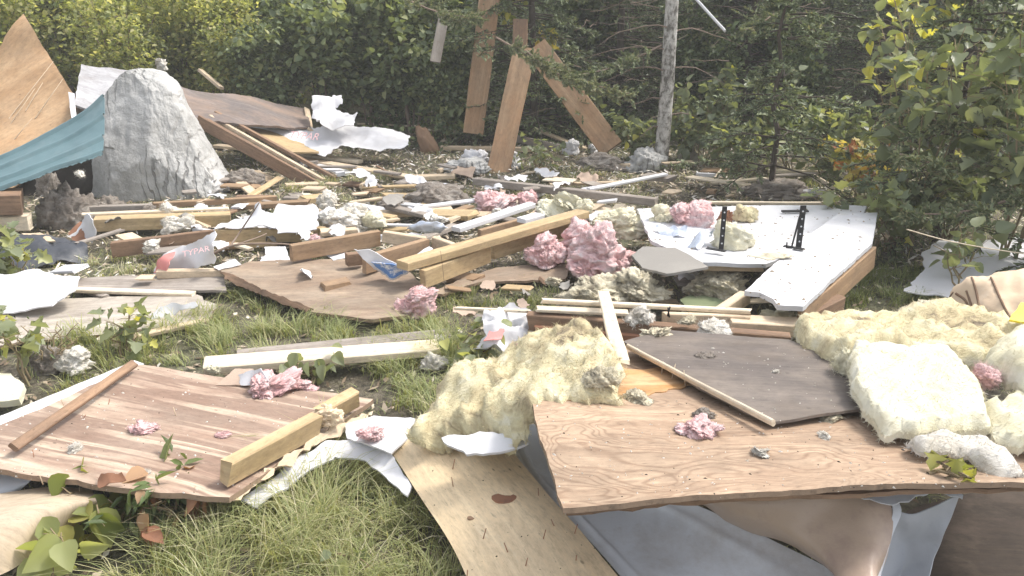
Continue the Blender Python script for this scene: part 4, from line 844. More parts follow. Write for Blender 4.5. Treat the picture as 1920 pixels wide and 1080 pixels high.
for a, b, h, t, mt, za, zb, lb in [
  ((560, 288), (672, 302), .03, .08, 'cream', .06, .05, 'pale short board end right of the slanting planks'),
  ((548, 296), (778, 334), .025, .10, 'pale', .05, .04, 'long pale board running right from the slanting planks'),
  ((556, 305), (646, 326), .02, .12, 'white', .04, .03, 'white painted board scrap beside the long pale board'),
  ((690, 218), (822, 210), .03, .05, 'pale', .05, .06, 'slim pale board at the forest edge left of the leaning planks'),
  ((668, 231), (782, 236), .02, .03, 'cream', .04, .04, 'thin white stick right of the bunched wrap'),
  ((824, 274), (1004, 278), .04, .06, 'pale', .05, .05, 'straight pale board behind the foot of the middle leaning plank'),
  ((958, 252), (1062, 274), .07, .05, 'grey', .12, .06, 'dark grey weathered board right of the middle leaning plank'),
  ((998, 240), (1088, 276), .02, .10, 'pale', .14, .06, 'light board slanting down right of the middle leaning plank'),
  ((836, 262), (876, 232), .02, .07, 'cream', .03, .08, 'short white board between the leaning planks'),
  ((884, 334), (1232, 374), .055, .06, 'grey', .11, .12, 'long grey weathered timber lying across behind the pink insulation'),
  ((1105, 354), (1254, 325), .02, .05, 'white', .12, .14, 'white painted board crossing behind the long grey timber'),
  ((1030, 345), (1190, 340), .02, .05, 'pale', .04, .05, 'thin pale board half buried behind the grey timber'),
  ((655, 379), (782, 361), .02, .04, 'pale', .05, .06, 'pale lath pointing right from the whitish insulation'),
  ((766, 391), (900, 374), .02, .06, 'white', .08, .10, 'white lath left of the back pink insulation'),
  ((700, 400), (850, 392), .04, .09, 'pale', .06, .07, 'short pale board in the jumble at centre back'),
  ((720, 385), (870, 420), .03, .07, 'grey', .11, .08, 'grey plank crossing the jumble at centre back'),
  ((668, 396), (735, 408), .04, .07, 'gold', .08, .08, 'split golden block in the jumble at centre back'),
  ((1335, 343), (1440, 333), .02, .04, 'cream', .04, .04, 'thin pale stick on the ground below the maple sapling'),
  ((1440, 318), (1560, 322), .03, .04, 'cream', .06, .05, 'pale stick lying at the dark forest edge'),
  ((1300, 378), (1560, 380), .02, .03, 'cream', .16, .16, 'white edge trim along the back of the white panel'),
  ((640, 345), (700, 350), .02, .12, 'brown', .03, .03, 'brown board scrap in the grass at back centre'),
  ]:
    beam('board', lb, 'board', mt, a, b, h, t, za, zb, rough=.005, split=.02)
board3('stick', 'pale stick leaning up to the maple sapling', 'stick', 'cream', P(1333, 340, .02), PY(1392, 272, 7.5), .018, .012)
board3('metal_strip', 'bright white painted stick jutting down at the top edge right of the birch', 'stick', 'white', PY(1292, -20, 7.6), PY(1361, 55, 7.3), .035, .02)
# leaning planks
for A, B, w_, mt, lb in [(PY(868, 248, 8.35), PY(905, -60, 8.75), .20, 'lean', 'leftmost of the three planks leaning against the spruce'),
      (PY(912, 322, 7.35), PY(964, 84, 7.88), .20, 'lean', 'middle upright plank of the three leaning planks with a row of nail holes'),]:
    board3('leaning_plank', lb, 'plank', mt, A, B, w_, .038, side=(1, 0, 0), group='planks leaning against the spruce', rough=.004)
board3('leaning_plank', 'right hand leaning plank slanting down to the right', 'plank', 'lean', PY(1128, 292, 7.75), PY(985, 100, 8.3), .225, .038, side=(1, .0, .45), group='planks leaning against the spruce', rough=.004)
board3('hanging_board', 'small grey board hanging in the bushes left of the leaning planks', 'board', 'grey', PY(806, 114, 8.3), PY(822, 30, 8.5), .10, .02, side=(1, 0, 0))
board3('broken_board', 'dark reddish broken board up against the spruce trunk', 'board', 'brown', PY(960, 105, 8.3), PY(962, 35, 8.4), .14, .02, side=(1, 0, 0))
# stones / dirt
for px, py, w_, h_, lb, mt in [(1212, 322, 70, 52, 'grey stump like stone at the left foot of the birch', 'rock'), (815, 388, 110, 46, 'mound of grey dirt behind the jumble at centre', 'soil'),
     (735, 402, 80, 26, 'low heap of grey dirt left of the dirt mound', 'soil'), (120, 430, 100, 95, 'pile of dry grey dirt clods under the blue green roofing', 'soil'), (195, 405, 70, 40, 'small dirt clods at the foot of the boulder', 'soil'),
     (455, 352, 70, 40, 'dark clod in the shadow right of the boulder', 'soil'), (1470, 372, 120, 34, 'low grey brown mound behind the white panel', 'soil'), (1130, 320, 100, 30, 'grey dirt mound below the right leaning plank', 'soil'), (875, 325, 90, 28, 'flat grey stone left of the middle leaning plank', 'rock'), (80, 700, 70, 60, 'dark root clump beside the striped plywood', 'soil'), (90, 372, 40, 70, 'dark column of earth beneath the roofing', 'soil')]:
    clump('dirt_mound' if mt == 'soil' else 'stone', lb, 'dirt' if mt == 'soil' else 'stone', mt, px, py, w_, h_, 0, .8, .45, 2.4, 5, 0)
sheet('slab', 'grey fluted slab of rock leaning right of the birch', 'slab', 'greyply', [(1262, 318, 7.7), (1282, 252, 7.95), (1312, 290, 7.8), (1330, 325, 7.5)], .05, .04, ((1270, 300), (1280, 260)), .01, .03, 4, fine=.02, mode='y')
clump('stump', 'splintered brown stump left of the leaning planks', 'stump', 'brown', 805, 286, 34, 62, 0, .7, .4, 2, 4, 0, lean=-.35)
for px, py, w_, h_, lb in [(888, 312, 70, 36, 'crumpled white plastic left of the middle leaning plank'), (960, 318, 60, 34, 'crumpled white plastic right of the middle leaning plank'), (1070, 292, 36, 40, 'small white plastic scrap below the light slanting board'), (1112, 290, 28, 24, 'tiny white scrap beside the foot of the right leaning plank')]:
    clump('plastic_scrap', lb, 'plastic', 'wrap', px, py, w_, h_, .0, .8, .65, 2.8, 4, 0)
sheet('cardboard', 'flat tan cardboard scrap in front of the middle leaning plank', 'cardboard', 'paper', [(845, 325, .03), (862, 308, .06), (892, 315, .05), (885, 335, .03)], .006, .03, warp=.02)
clump('insulation_scrap', 'small white fluff caught in bushes above the boulder', 'insulation', 'whitef', 302, 132, 26, 36, .75, .7, .5, 3, 3, 60)
board3('stick', 'tan broken board end in the bushes behind the roof deck', 'board', 'pale', PY(372, 128, 8.8), PY(412, 162, 8.6), .06, .03)
# ================================================================== LEFT MIDDLE
for a, b, h, t, mt, za, zb, lb in [
  ((-60, 409), (53, 405), .10, .10, 'cream', .16, .15, 'cream painted timber end at the left edge'),
  ((-60, 368), (38, 366), .13, .2, 'brown', .32, .30, 'dark brown box end in shadow above the cream timber'),
  ((160, 388), (285, 384), .045, .05, 'grey', .14, .13, 'short grey brown timber at the foot of the boulder'),
  ((285, 381), (520, 368), .04, .04, 'orange', .12, .08, 'reddish timber lying right of the boulder foot'),
  ((150, 402), (430, 390), .015, .05, 'cream', .135, .12, 'split cream lath on top of the yellow timber'),
  ((172, 412), (432, 402), .085, .10, 'gold', .12, .10, 'yellow timber behind the ragged white fluff'),
  ((400, 432), (612, 427), .09, .04, 'gold', .13, .12, 'golden stud below the torn white sheets'),
  ((205, 456), (402, 432), .095, .04, 'brown', .11, .11, 'dark brown stud left of the red and white wrap'),
  ((400, 458), (520, 452), .04, .04, 'gold', .05, .05, 'low golden stud beneath the bare branch'),
  ((545, 461), (714, 433), .095, .04, 'orange', .20, .19, 'orange brown stud at the left of the broken frame'),
  ((716, 434), (800, 447), .07, .04, 'pale', .20, .17, 'short pale stud end behind the blue printed scrap'),
  ((686, 482), (806, 448), .10, .04, 'orange', .19, .18, 'second orange stud inside the broken frame'),
  ((808, 444), (868, 466), .07, .04, 'pale', .18, .17, 'short pale cross stud inside the broken frame'),
  ((648, 478), (684, 474), .07, .05, 'brown', .17, .17, 'dark cut timber block at the left end of the broken frame'),
  ((762, 495), (1106, 396), .045, .10, 'gold', .22, .25, 'long thick golden timber running back to the right'),
  ((796, 508), (922, 461), .10, .04, 'gold', .17, .17, 'near half of the yellow stud below the long thick timber'),
  ((925, 461), (1092, 412), .085, .04, 'gold', .15, .17, 'far half of the yellow stud below the long thick timber'),
  ((600, 436), (672, 430), .03, .1, 'pale', .12, .12, 'pale block end under the whitish insulation'),
  ((862, 428), (1006, 381), .03, .07, 'white', .20, .20, 'white painted board beside the long thick timber'),
  ((900, 432), (988, 408), .07, .03, 'orange', .17, .17, 'orange brown stud beneath the white painted board'),
  ((985, 412), (1022, 402), .03, .08, 'white', .21, .21, 'small white painted block beside the yellow insulation'),
  ((740, 470), (860, 420), .03, .06, 'grey', .11, .11, 'grey board edge behind the broken frame'),
  ((290, 509), (420, 507), .045, .05, 'pale', .09, .09, 'short pale timber below the red and white wrap'),
  ((136, 543), (362, 551), .02, .05, 'cream', .07, .06, 'thin cream lath along the grey plywood'),
  ((210, 640), (395, 600), .02, .05, 'pale', .04, .04, 'pale lath half hidden in grass at left'),
  ((380, 690), (830, 655), .035, .12, 'cream', .10, .06, 'long cream plank crossing the grass at centre'),
  ((440, 672), (850, 630), .03, .10, 'grey', .06, .05, 'grey plank behind the long cream plank'),
  ]:
    beam('stud' if h > .05 else 'board', lb, 'timber' if h > .05 else 'board', mt, a, b, h, t, za, zb, rough=.004, split=.012)
sheet('black_plastic', 'crumpled black plastic sheet on the ground at left', 'plastic', 'tarp', [(-60, 455, .05), (60, 448, .08), (120, 452, .06), (165, 462, .05), (160, 480, .03), (90, 490, .03), (0, 500, .03), (-60, 510, .03)], .004, .035, warp=.05, wf=4, fine=.03, ff=6)
sheet('scrap_board', 'thin tan splinter board lying on the black plastic', 'board', 'pale', [(40, 437, .11), (75, 436, .11), (104, 452, .09), (60, 455, .09)], .008, .04, edge=.01)
sheet('hollow_shade', 'dark sheet standing in for the shade under the blue green roofing', 'painted shade', 'soil_and_shade', [(-120, 340, 6.5), (60, 300, 6.6), (190, 270, 6.7), (190, 400, 6.5), (60, 420, 6.4), (-120, 430, 6.3)], .05, .06, warp=.08, fine=.05, mode='y')  # dark sheet that paints the shade of the hollow under the roofing
sheet('curled_board', 'curled white board scrap standing left of the yellow timber', 'board', 'wrap', [(158, 412, .14), (168, 400, .20), (178, 412, .18), (183, 440, .08), (176, 456, .02), (160, 440, .05), (128, 445, .05)], .005, .03, warp=.03)
sheet('brown_veneer', 'reddish brown veneer scrap at the end of the yellow timber', 'scrap', 'rust', [(128, 437, .06), (150, 415, .12), (165, 420, .12), (168, 450, .03), (140, 455, .03)], .006, .03, warp=.02)
sheet('white_sheet', 'left torn white sheet with a ragged peak', 'sheet', 'white', [(405, 428, .14), (440, 412, .15), (468, 404, .17), (486, 379, .26), (502, 398, .22), (518, 404, .18), (532, 430, .13), (470, 428, .14)], .006, .04, edge=.012, warp=.02)
sheet('white_sheet', 'right torn white sheet on the golden stud', 'sheet', 'white', [(506, 404, .17), (522, 384, .22), (552, 388, .20), (590, 384, .20), (598, 400, .17), (594, 428, .14), (520, 434, .14)], .006, .04, edge=.012, warp=.02)
sheet('torn_sheet', 'large torn white sheet at the left edge lying on grey plywood', 'sheet', 'white', [(-120, 530, .10), (0, 513, .10), (70, 502, .14), (102, 516, .14), (149, 517, .17), (140, 545, .14), (98, 572, .10), (0, 590, .05), (-120, 610, .05)], .007, .05, edge=.010, warp=.025)
sheet('torn_sheet', 'small torn white sheet on the grey plywood', 'sheet', 'white', [(280, 588, .05), (322, 567, .10), (340, 572, .09), (368, 567, .10), (372, 575, .08), (330, 588, .05), (285, 600, .04)], .005, .03, edge=.010, warp=.02)
sheet('plywood_sheet', 'weathered grey plywood sheet at left under the large torn white sheet', 'plywood', 'greyply', [(-100, 640, .035), (-20, 590, .04), (120, 558, .04), (370, 552, .045), (410, 575, .04), (390, 600, .035), (250, 622, .035), (60, 640, .03), (-60, 660, .03)], .014, .07, ((0, 600), (370, 575)), .01, .012)
sheet('plywood_strip', 'narrow grey plywood strip behind the thin cream lath', 'plywood', 'grey', [(140, 522, .05), (290, 514, .05), (420, 519, .05), (424, 546, .045), (140, 542, .05)], .014, .06, ((140, 530), (420, 530)), .006, .01)
rw = sheet('house_wrap', 'red and white printed wrap folded against the dark brown stud', 'wrap', 'wrap', [(284, 518, .03), (300, 482, .14), (330, 465, .18), (370, 450, .24), (401, 434, .30), (402, 462, .24), (398, 496, .12), (350, 504, .06)], .004, .03, edge=.01, warp=.035, wf=5, fine=.02, ff=7)
sheet('red_print', None, None, 'redwrap', [(288, 512, .055), (300, 484, .155), (318, 474, .175), (328, 472, .18), (318, 496, .13), (308, 512, .075)], .004, .03, edge=.01, warp=.01, parent=rw)
words('TYPAR', (342, 482), (394, 470), 0, .205, .1, 'letters', .03, parent=rw, rx=.8)
sheet('plywood_sheet', 'stained orange brown plywood sheet under the broken frame', 'plywood', 'ply', [(412, 508, .09), (470, 490, .09), (640, 484, .09), (770, 512, .08), (800, 545, .06), (770, 590, .04), (700, 600, .04), (583, 583, .05), (470, 538, .07)], .018, .06, ((470, 490), (640, 487)), .006, .006)
sheet('plywood_sheet', 'orange tan plywood strip below the yellow stud', 'plywood', 'ply', [(800, 548, .04), (930, 500, .05), (1075, 492, .05), (1060, 522, .04), (900, 530, .04), (830, 552, .03)], .014, .06, ((800, 548), (1070, 500)), .008, .01)
sheet('edge_strip', 'dark strip along the front of the stained plywood', 'strip', 'brown', [(414, 510, .10), (432, 513, .10), (500, 545, .09), (585, 578, .06), (575, 586, .04), (480, 550, .06), (425, 525, .08)], .02, .015, edge=.006, warp=.01)  # narrow brown strip below the front edge of the sheet
# printed scrap
bp_ = sheet('printed_scrap', 'blue and white printed scrap draped over the broken frame', 'scrap', 'wrap', [(664, 468, .25), (690, 468, .25), (735, 492, .19), (772, 505, .15), (762, 516, .11), (735, 527, .08), (716, 515, .10), (690, 492, .18)], .004, .025, warp=.02, wf=5)
sheet('blue_print', None, None, 'blueprint', [(696, 492, .185), (735, 496, .185), (768, 506, .155), (758, 515, .118), (736, 523, .095), (718, 512, .12)], .004, .025, warp=.012, parent=bp_)
for a, r, lb in [([(352, 502, .04), (392, 480, .12), (430, 462, .17), (470, 457, .18), (540, 458, .17), (592, 468, .12)], (.010, .004), 'thick bare branch lying over the studs at left'),
                 ([(430, 464, .16), (450, 435, .22), (470, 405, .32), (486, 380, .42)], (.006, .003), 'thin bare branch rising past the torn white sheets'),
                 ([(430, 462, .17), (470, 450, .18), (500, 438, .18)], (.005, .003), 'short side twig by the thick bare branch'),
                 ([(838, 585, .02), (832, 520, .22), (826, 470, .42)], (.0016, .001), 'single tall dry grass stalk in the centre')]:
    pts = [P(*q_) for q_ in a]; pts = interp(pts, 14); me = tubes('branch', [(pts, r)], 6); o = link('branch', me, 'twig', None, Vector((pts[0].x, pts[0].y, min(p.z for p in pts)))); top(o, lb, 'branch')
# ================================================================== STRIPED PLYWOOD GROUP (left foreground)
sheet('white_board', 'white board edge showing under the left side of the striped plywood', 'board', 'white', [(252, 676, .085), (270, 682, .085), (180, 745, .09), (40, 825, .10), (-160, 900, .10), (-180, 870, .10), (0, 780, .09)], .012, .06, warp=.004)
PLS = sheet('plywood_sheet', 'boldly striped pinkish plywood sheet in the left foreground', 'plywood', 'plypink', [(262, 683, .115), (450, 711, .105), (640, 739, .10), (700, 748, .10), (590, 830, .13), (430, 934, .17), (300, 925, .19), (190, 911, .19), (0, 880, .18), (-170, 850, .17), (0, 797, .15)], .018, .05, ((262, 683), (700, 765)), .004, .004, 1.)
st = beam('lath', 'dark grey brown lath lying on the striped plywood', 'lath', 'brown', (36, 842), (260, 684), .018, .034, .205, .15)
nails(st, [(160, 775, .17), (205, 745, .16), (60, 840, .2)], -.03)
gs = beam('stud', 'thick golden stud on edge at the right side of the striped plywood', 'timber', 'gold', (428, 874), (606, 778), .078, .045, .255, .225, split=.02)
gs2 = beam('stud', 'splintered golden stud end beyond the snapped joint', 'timber', 'gold', (602, 776), (686, 730), .075, .045, .225, .19, split=.05)
sheet('stud_bark', 'pale torn lower edge along the thick golden stud', 'strip', 'pale', [(432, 925, .165), (600, 812, .16), (700, 770, .12), (690, 785, .11), (600, 830, .14), (440, 938, .15)], .01, .03, edge=.012)
clump('splinter_heap', 'heap of torn yellow wood fibre at the snapped joint of the golden stud', 'wood fibre', 'pale', 610, 800, 74, 44, .17, .7, .5, 3, 5, 300, hl=.05)
sheet('white_trim', 'long white curved trim strip bordering the foreground grass', 'trim', 'white', [(452, 938, .10), (540, 870, .12), (610, 826, .14), (690, 822, .15), (740, 858, .15), (772, 912, .13), (764, 930, .11), (728, 900, .12), (684, 862, .12), (628, 856, .11), (566, 892, .10), (482, 952, .08)], .008, .02, edge=.003, warp=.006)
sheet('paper_sheet', 'white and pink paper sheet at the end of the golden stud', 'paper', 'white', [(648, 792, .15), (700, 777, .17), (778, 784, .20), (770, 815, .19), (733, 848, .18), (690, 832, .17), (650, 820, .15)], .006, .03, warp=.02)
clump('insulation_tuft', 'pink tuft on the white and pink paper', 'insulation', 'pink', 690, 828, 64, 26, .175, .8, .5, 3, 4, 300, hl=.02)
for px, py, w_, h_, z, mt, lb in [(485, 748, 110, 40, .11, 'pink', 'pink insulation tuft on the back edge of the striped plywood'), (560, 732, 60, 20, .11, 'pink', 'small trailing pink tuft right of the pink tuft on the striped plywood'),
     (265, 815, 60, 16, .16, 'pink', 'faint pink wisp in the middle of the striped plywood'), (415, 822, 30, 12, .15, 'pink', 'tiny pink wisp right of centre on the striped plywood'), (134, 850, 36, 20, .185, 'whitef', 'small white fluff on the front left of the striped plywood'),
     (398, 700, 36, 30, .09, 'batt', 'pale foam lump at the end of the long cream plank'), (272, 890, 16, 14, .19, 'whitef', 'tiny white crumb at the front edge of the striped plywood')]:
    clump('insulation_tuft', lb, 'insulation', mt, px, py, w_, h_*(.62 if w_ < 100 else .85), z, .9, .6, 2.6, 5, int(w_*8), hl=.012, on=PLS if 'striped' in lb else None)
sheet('white_scrap', 'white paper flap behind the pink tuft on the striped plywood', 'paper', 'white', [(445, 702, .13), (488, 690, .19), (506, 715, .17), (480, 722, .13), (450, 722, .12)], .004, .03, warp=.01)
sheet('brown_paper', 'folded brown cardboard at the back edge of the striped plywood', 'cardboard', 'paper', [(405, 722, .115), (440, 692, .13), (475, 692, .13), (470, 722, .12)], .005, .03)
sheet('dry_leaf', 'curled reddish brown leaf on the front edge of the striped plywood', 'leaf', 'rust', [(178, 893, .20), (196, 888, .23), (230, 886, .23), (236, 900, .21), (205, 906, .21), (185, 915, .20)], .003, .02, edge=.008, warp=.02, wf=8)
nails(PLS, [(80, 905, .20), (330, 780, .13), (120, 760, .14), (565, 800, .13), (230, 700, .12), (520, 720, .11)], .03, mat='pale')
loft('siding_plank', 'rounded cream pine siding plank in the bottom left corner', 'plank', 'paleply', [[(-200, 960, .10), (0, 925, .11), (90, 912, .11), (172, 915, .10)], [(-200, 1030, .18), (0, 975, .18), (90, 950, .17), (180, 938, .15)], [(-200, 1130, .08), (0, 1078, .08), (90, 1020, .07), (190, 955, .06)]], 30, 14, .02, rough=.006)
loft('gutter_piece', 'light grey metal scrap under the left corner of the striped plywood', 'metal', 'zinc', [[(-100, 890, .10), (0, 888, .11), (62, 897, .11)], [(-100, 930, .09), (0, 915, .10), (50, 908, .10)], [(-100, 960, .05), (0, 945, .06), (30, 925, .07)]], 16, 10, .002, rough=.01)
# left edge mid clutter
clump('insulation_tuft', 'dirty white fluff hanging on the weed left of the striped plywood', 'insulation', 'whitef', 130, 700, 70, 50, .02, .8, .6, 2.5, 5, 300)
sheet('foam_board', 'cream foam board scrap at the left edge beside the dark root clump', 'foam', 'batt', [(-60, 700, .08), (20, 700, .09), (45, 720, .08), (35, 748, .05), (-60, 760, .05)], .03, .04, dome=.01)
# ================================================================== RIGHT + CENTRE FOREGROUND
# structure under everything: bent metal siding
def bent_metal():
    e = empty('metal_siding', P(1300, 1000, 0), 'bent blue grey metal siding sticking out under the curly plywood', 'metal siding')
    loft('flat_sheet', None, None, 'zinc', [[(945, 800, .16), (985, 880, .15), (1060, 965, .13), (1130, 1040, .11), (1200, 1130, .09)],
        [(1010, 795, .16), (1080, 890, .15), (1190, 975, .13), (1290, 1050, .11), (1380, 1130, .09)],
        [(1080, 800, .20), (1190, 895, .20), (1340, 962, .175), (1510, 1042, .155), (1670, 1130, .125)]], 50, 40, .003, e, lambda v: .010*math.exp(-((v-.12)/.03)**2)+.006*math.exp(-((v-.78)/.04)**2), .006)
    loft('rolled_flange', None, None, 'bronze', [[(1120, 880, .14), (1290, 945, .17), (1470, 1025, .16), (1640, 1120, .13)],
        [(1220, 870, .24), (1340, 940, .27), (1500, 1010, .25), (1600, 1120, .22)],
        [(1340, 870, .30), (1460, 922, .34), (1600, 965, .33), (1640, 1120, .24)],
        [(1440, 870, .32), (1540, 905, .36), (1668, 945, .35), (1640, 1130, .20)]], 44, 26, .003, e, None, .02)
    loft('pale_lip', None, None, 'zinc', [[(1420, 880, .345), (1540, 903, .372), (1640, 925, .362), (1674, 950, .352), (1660, 1010, .30), (1618, 1140, .20)],
        [(1420, 872, .345), (1545, 893, .375), (1650, 915, .367), (1690, 952, .352), (1672, 1010, .30), (1634, 1140, .20)]], 40, 6, .004, e, None, .003)
    loft('inner_channel', None, None, 'zincin', [[(1668, 948, .34), (1655, 1000, .26), (1630, 1060, .2), (1590, 1140, .12)],
        [(1720, 960, .33), (1700, 1010, .22), (1685, 1070, .12), (1660, 1140, .05)],
        [(1800, 932, .40), (1775, 990, .30), (1755, 1050, .20), (1730, 1140, .10)]], 30, 20, .003, e, None, .02)
    loft('top_ridge', None, None, 'zinc', [[(1540, 905, .37), (1640, 900, .39), (1740, 905, .41), (1806, 930, .405)],
        [(1600, 930, .37), (1672, 945, .38), (1740, 925, .40), (1804, 937, .40)]], 30, 8, .003, e, None, .012, jag=.01)
bent_metal()
sheet('darkened_board', 'brown board with painted shade in the hollow at the bottom right corner', 'board', 'darkbrown', [(1600, 1160, .02), (1700, 960, .02), (1900, 900, .02), (2150, 930, .02), (2150, 1180, .02)], .02, .08, warp=.02)
# rounded siding plank
SP = loft('siding_plank', 'wide rounded yellow pine siding plank with a red knot and nails at bottom centre', 'plank', 'log', [
    [(700, 800, .16), (732, 845, .15), (790, 935, .13), (848, 1025, .11), (900, 1140, .09)],
    [(760, 795, .19), (795, 840, .185), (860, 930, .168), (925, 1020, .15), (985, 1135, .13)],
    [(850, 790, .205), (885, 838, .20), (950, 925, .185), (1030, 1015, .168), (1110, 1130, .15)],
    [(915, 790, .19), (960, 845, .185), (1030, 930, .17), (1110, 1020, .15), (1195, 1125, .13)]], 60, 26, .022, None, None, .003)
def knot(px, py, z, rx, ry, mat, parent):
    c = (hit(parent, px, py) or P(px, py, z))-Vector((0, 0, .0035)); V = [c+Vector((math.cos(a)*rx*(1+.1*math.sin(a*3)), math.sin(a)*ry, 0)) for a in np.linspace(0, 6.283, 17)[:-1]]; V = [v+Vector((0, 0, .005-.25*0)) for v in V]; V = V+[v-Vector((0, 0, .008)) for v in V]
    f = [tuple(range(16))]+[(i, (i+1) % 16, (i+1) % 16+16, i+16) for i in range(16)]
    link('knot', mk('knot', V, f, [(0, 0)]*32), mat, parent, c)
for i in range(16, 17): pass
knot(945, 934, .222, .036, .024, 'rust', SP); knot(884, 971, .205, .012, .008, 'brown', SP); knot(827, 845, .222, .010, .009, 'brown', SP)
nails(SP, [(848, 880, .2), (953, 1035, .195), (1018, 1010, .19), (1077, 1000, .17), (875, 1085, .175), (1010, 930, .2), (850, 912, .2), (905, 1010, .19), (1080, 1050, .17), (985, 1060, .19), (1040, 985, .19)], .032)
# ---- curly plywood
PB = sheet('plywood_sheet', 'large curly grained plywood sheet raised in the right foreground', 'plywood', 'plybig', [(990, 737, .46), (1040, 700, .40), (1160, 650, .33), (1300, 640, .30), (1600, 690, .36), (1760, 740, .40), (2100, 860, .47), (2160, 900, .48), (1920, 905, .475), (1700, 907, .475), (1400, 925, .475), (1056, 952, .475), (1020, 840, .47)], .014, .045, ((1056, 950), (1900, 905)), .003, .003, 1.)
sheet('plywood_ply', 'dark lower layer of split plywood below the front edge of the curly plywood', 'plywood', 'brown', [(1000, 745, .432), (1300, 720, .40), (1900, 800, .43), (2150, 905, .45), (1920, 912, .45), (1400, 934, .447), (1062, 958, .447)], .012, .05, ((1056, 950), (1900, 905)), .008, .006)
sheet('veneer_patch', 'orange stained veneer layer on the back left of the curly plywood', 'veneer', 'stain', [(1010, 737, .462), (1050, 705, .412), (1160, 690, .392), (1290, 690, .39), (1330, 712, .40), (1240, 735, .42), (1130, 748, .44), (1060, 752, .46)], .003, .03, ((1010, 735), (1300, 715)), .02, .004)
HB = sheet('hardboard_panel', 'dark smooth hardboard panel lying on the curly plywood', 'panel', 'panel', [(1168, 640, .40), (1250, 618, .37), (1480, 637, .38), (1625, 690, .42), (1690, 745, .44), (1618, 766, .455), (1445, 790, .465), (1310, 726, .445)], .008, .05, ((1200, 640), (1480, 650)), .003, .006)
board3('edge_lath', 'pale splintered lath along the left edge of the dark hardboard', 'lath', 'cream', P(1172, 646, .42), P(1445, 789, .488), .014, .02, rough=.006)
nails(HB, [(1240, 700, .40), (1260, 706, .41), (1285, 720, .42), (1200, 668, .39)], .05, mat='cream')
for px, py, w_, h_, z, mt, lb in [(1322, 785, 46, 24, .465, 'soil', 'small dark dirt clod on the curly plywood'), (1315, 822, 100, 18, .475, 'pink', 'pinkish torn scrap on the curly plywood'), (1200, 758, 70, 14, .455, 'dirty', 'grey dirty fluff on the orange stained veneer'),
    (1430, 860, 60, 12, .478, 'whitef', 'white scuffed fluff near the front edge of the curly plywood'), (1550, 825, 34, 9, .478, 'whitef', 'small white crumb right of centre on the curly plywood'), (1560, 792, 52, 14, .465, 'dirty', 'torn wisp at the front corner of the dark hardboard'), (1362, 745, 36, 10, .465, 'whitef', 'white crumb beside the pale splintered lath'), (1325, 672, 40, 6, .392, 'soil', 'dark flattened washer like spot on the dark hardboard'),
    (1240, 634, 70, 14, .375, 'dirty', 'grey pink fluff at the back edge of the dark hardboard'), (1455, 700, 26, 6, .43, 'whitef', 'white flake in the middle of the dark hardboard'), (1490, 775, 40, 6, .465, 'whitef', 'white flake at the front edge of the dark hardboard')]:
    clump('debris_scrap', lb, 'scrap', mt, px, py, w_*.9, h_*.6, z, .8, .6, 3, 4, int(w_*4), hl=.008, on=HB if ('hardboard' in lb and 'edge' not in lb and 'corner' not in lb) else PB)
def crumbs(name, label, obs, box, n, mat, sz=(.001, .0035), sd=4):
    rr = random.Random(sd); V = []; Fc = []
    for i in range(n):
        px, py = rr.uniform(box[0], box[2]), rr.uniform(box[1], box[3]); hs_ = [h for h in (hit(o_, px, py) for o_ in obs) if h]
        if not hs_: continue
        p = max(hs_, key=lambda h: h.z); s = rr.uniform(*sz)*rr.uniform(.6, 1.3); b = len(V); a = rr.uniform(0, 3.14); u = Vector((math.cos(a), math.sin(a), 0))*s*rr.uniform(1, 2.5); w_ = Vector((-math.sin(a), math.cos(a), 0))*s
        V += [p-u, p-w_, p+u, p+w_, p+Vector((0, 0, s*.8+.001))]; Fc += [(b, b+1, b+4), (b+1, b+2, b+4), (b+2, b+3, b+4), (b+3, b, b+4)]
    o = link(name, mk(name, V, Fc, [(0, 0)]*len(V)), mat); tagp(o, label, 'crumbs', None, 'stuff')
crumbs('crumbs', 'pale crumbs sprinkled on the curly plywood and dark hardboard', [PB, HB], (1000, 640, 1920, 945), 520, 'whitef', (.0008, .0028))
crumbs('dirt_specks', 'dark dirt specks on the curly plywood', [PB], (1000, 640, 1920, 945), 160, 'soil_and_shade', (.0008, .0025), 5)
crumbs('dirt_specks', 'dark dirt specks on the striped plywood', [PLS], (0, 680, 700, 935), 110, 'soil_and_shade', (.0008, .0025), 6)
crumbs('crumbs', 'pale crumbs sprinkled on the striped plywood', [PLS], (0, 680, 700, 935), 260, 'whitef', (.001, .004), 7)
crumbs('dirt_specks', 'dark grit on the rounded pine siding plank', [SP], (700, 800, 1200, 1080), 70, 'soil_and_shade', (.0006, .002), 8)
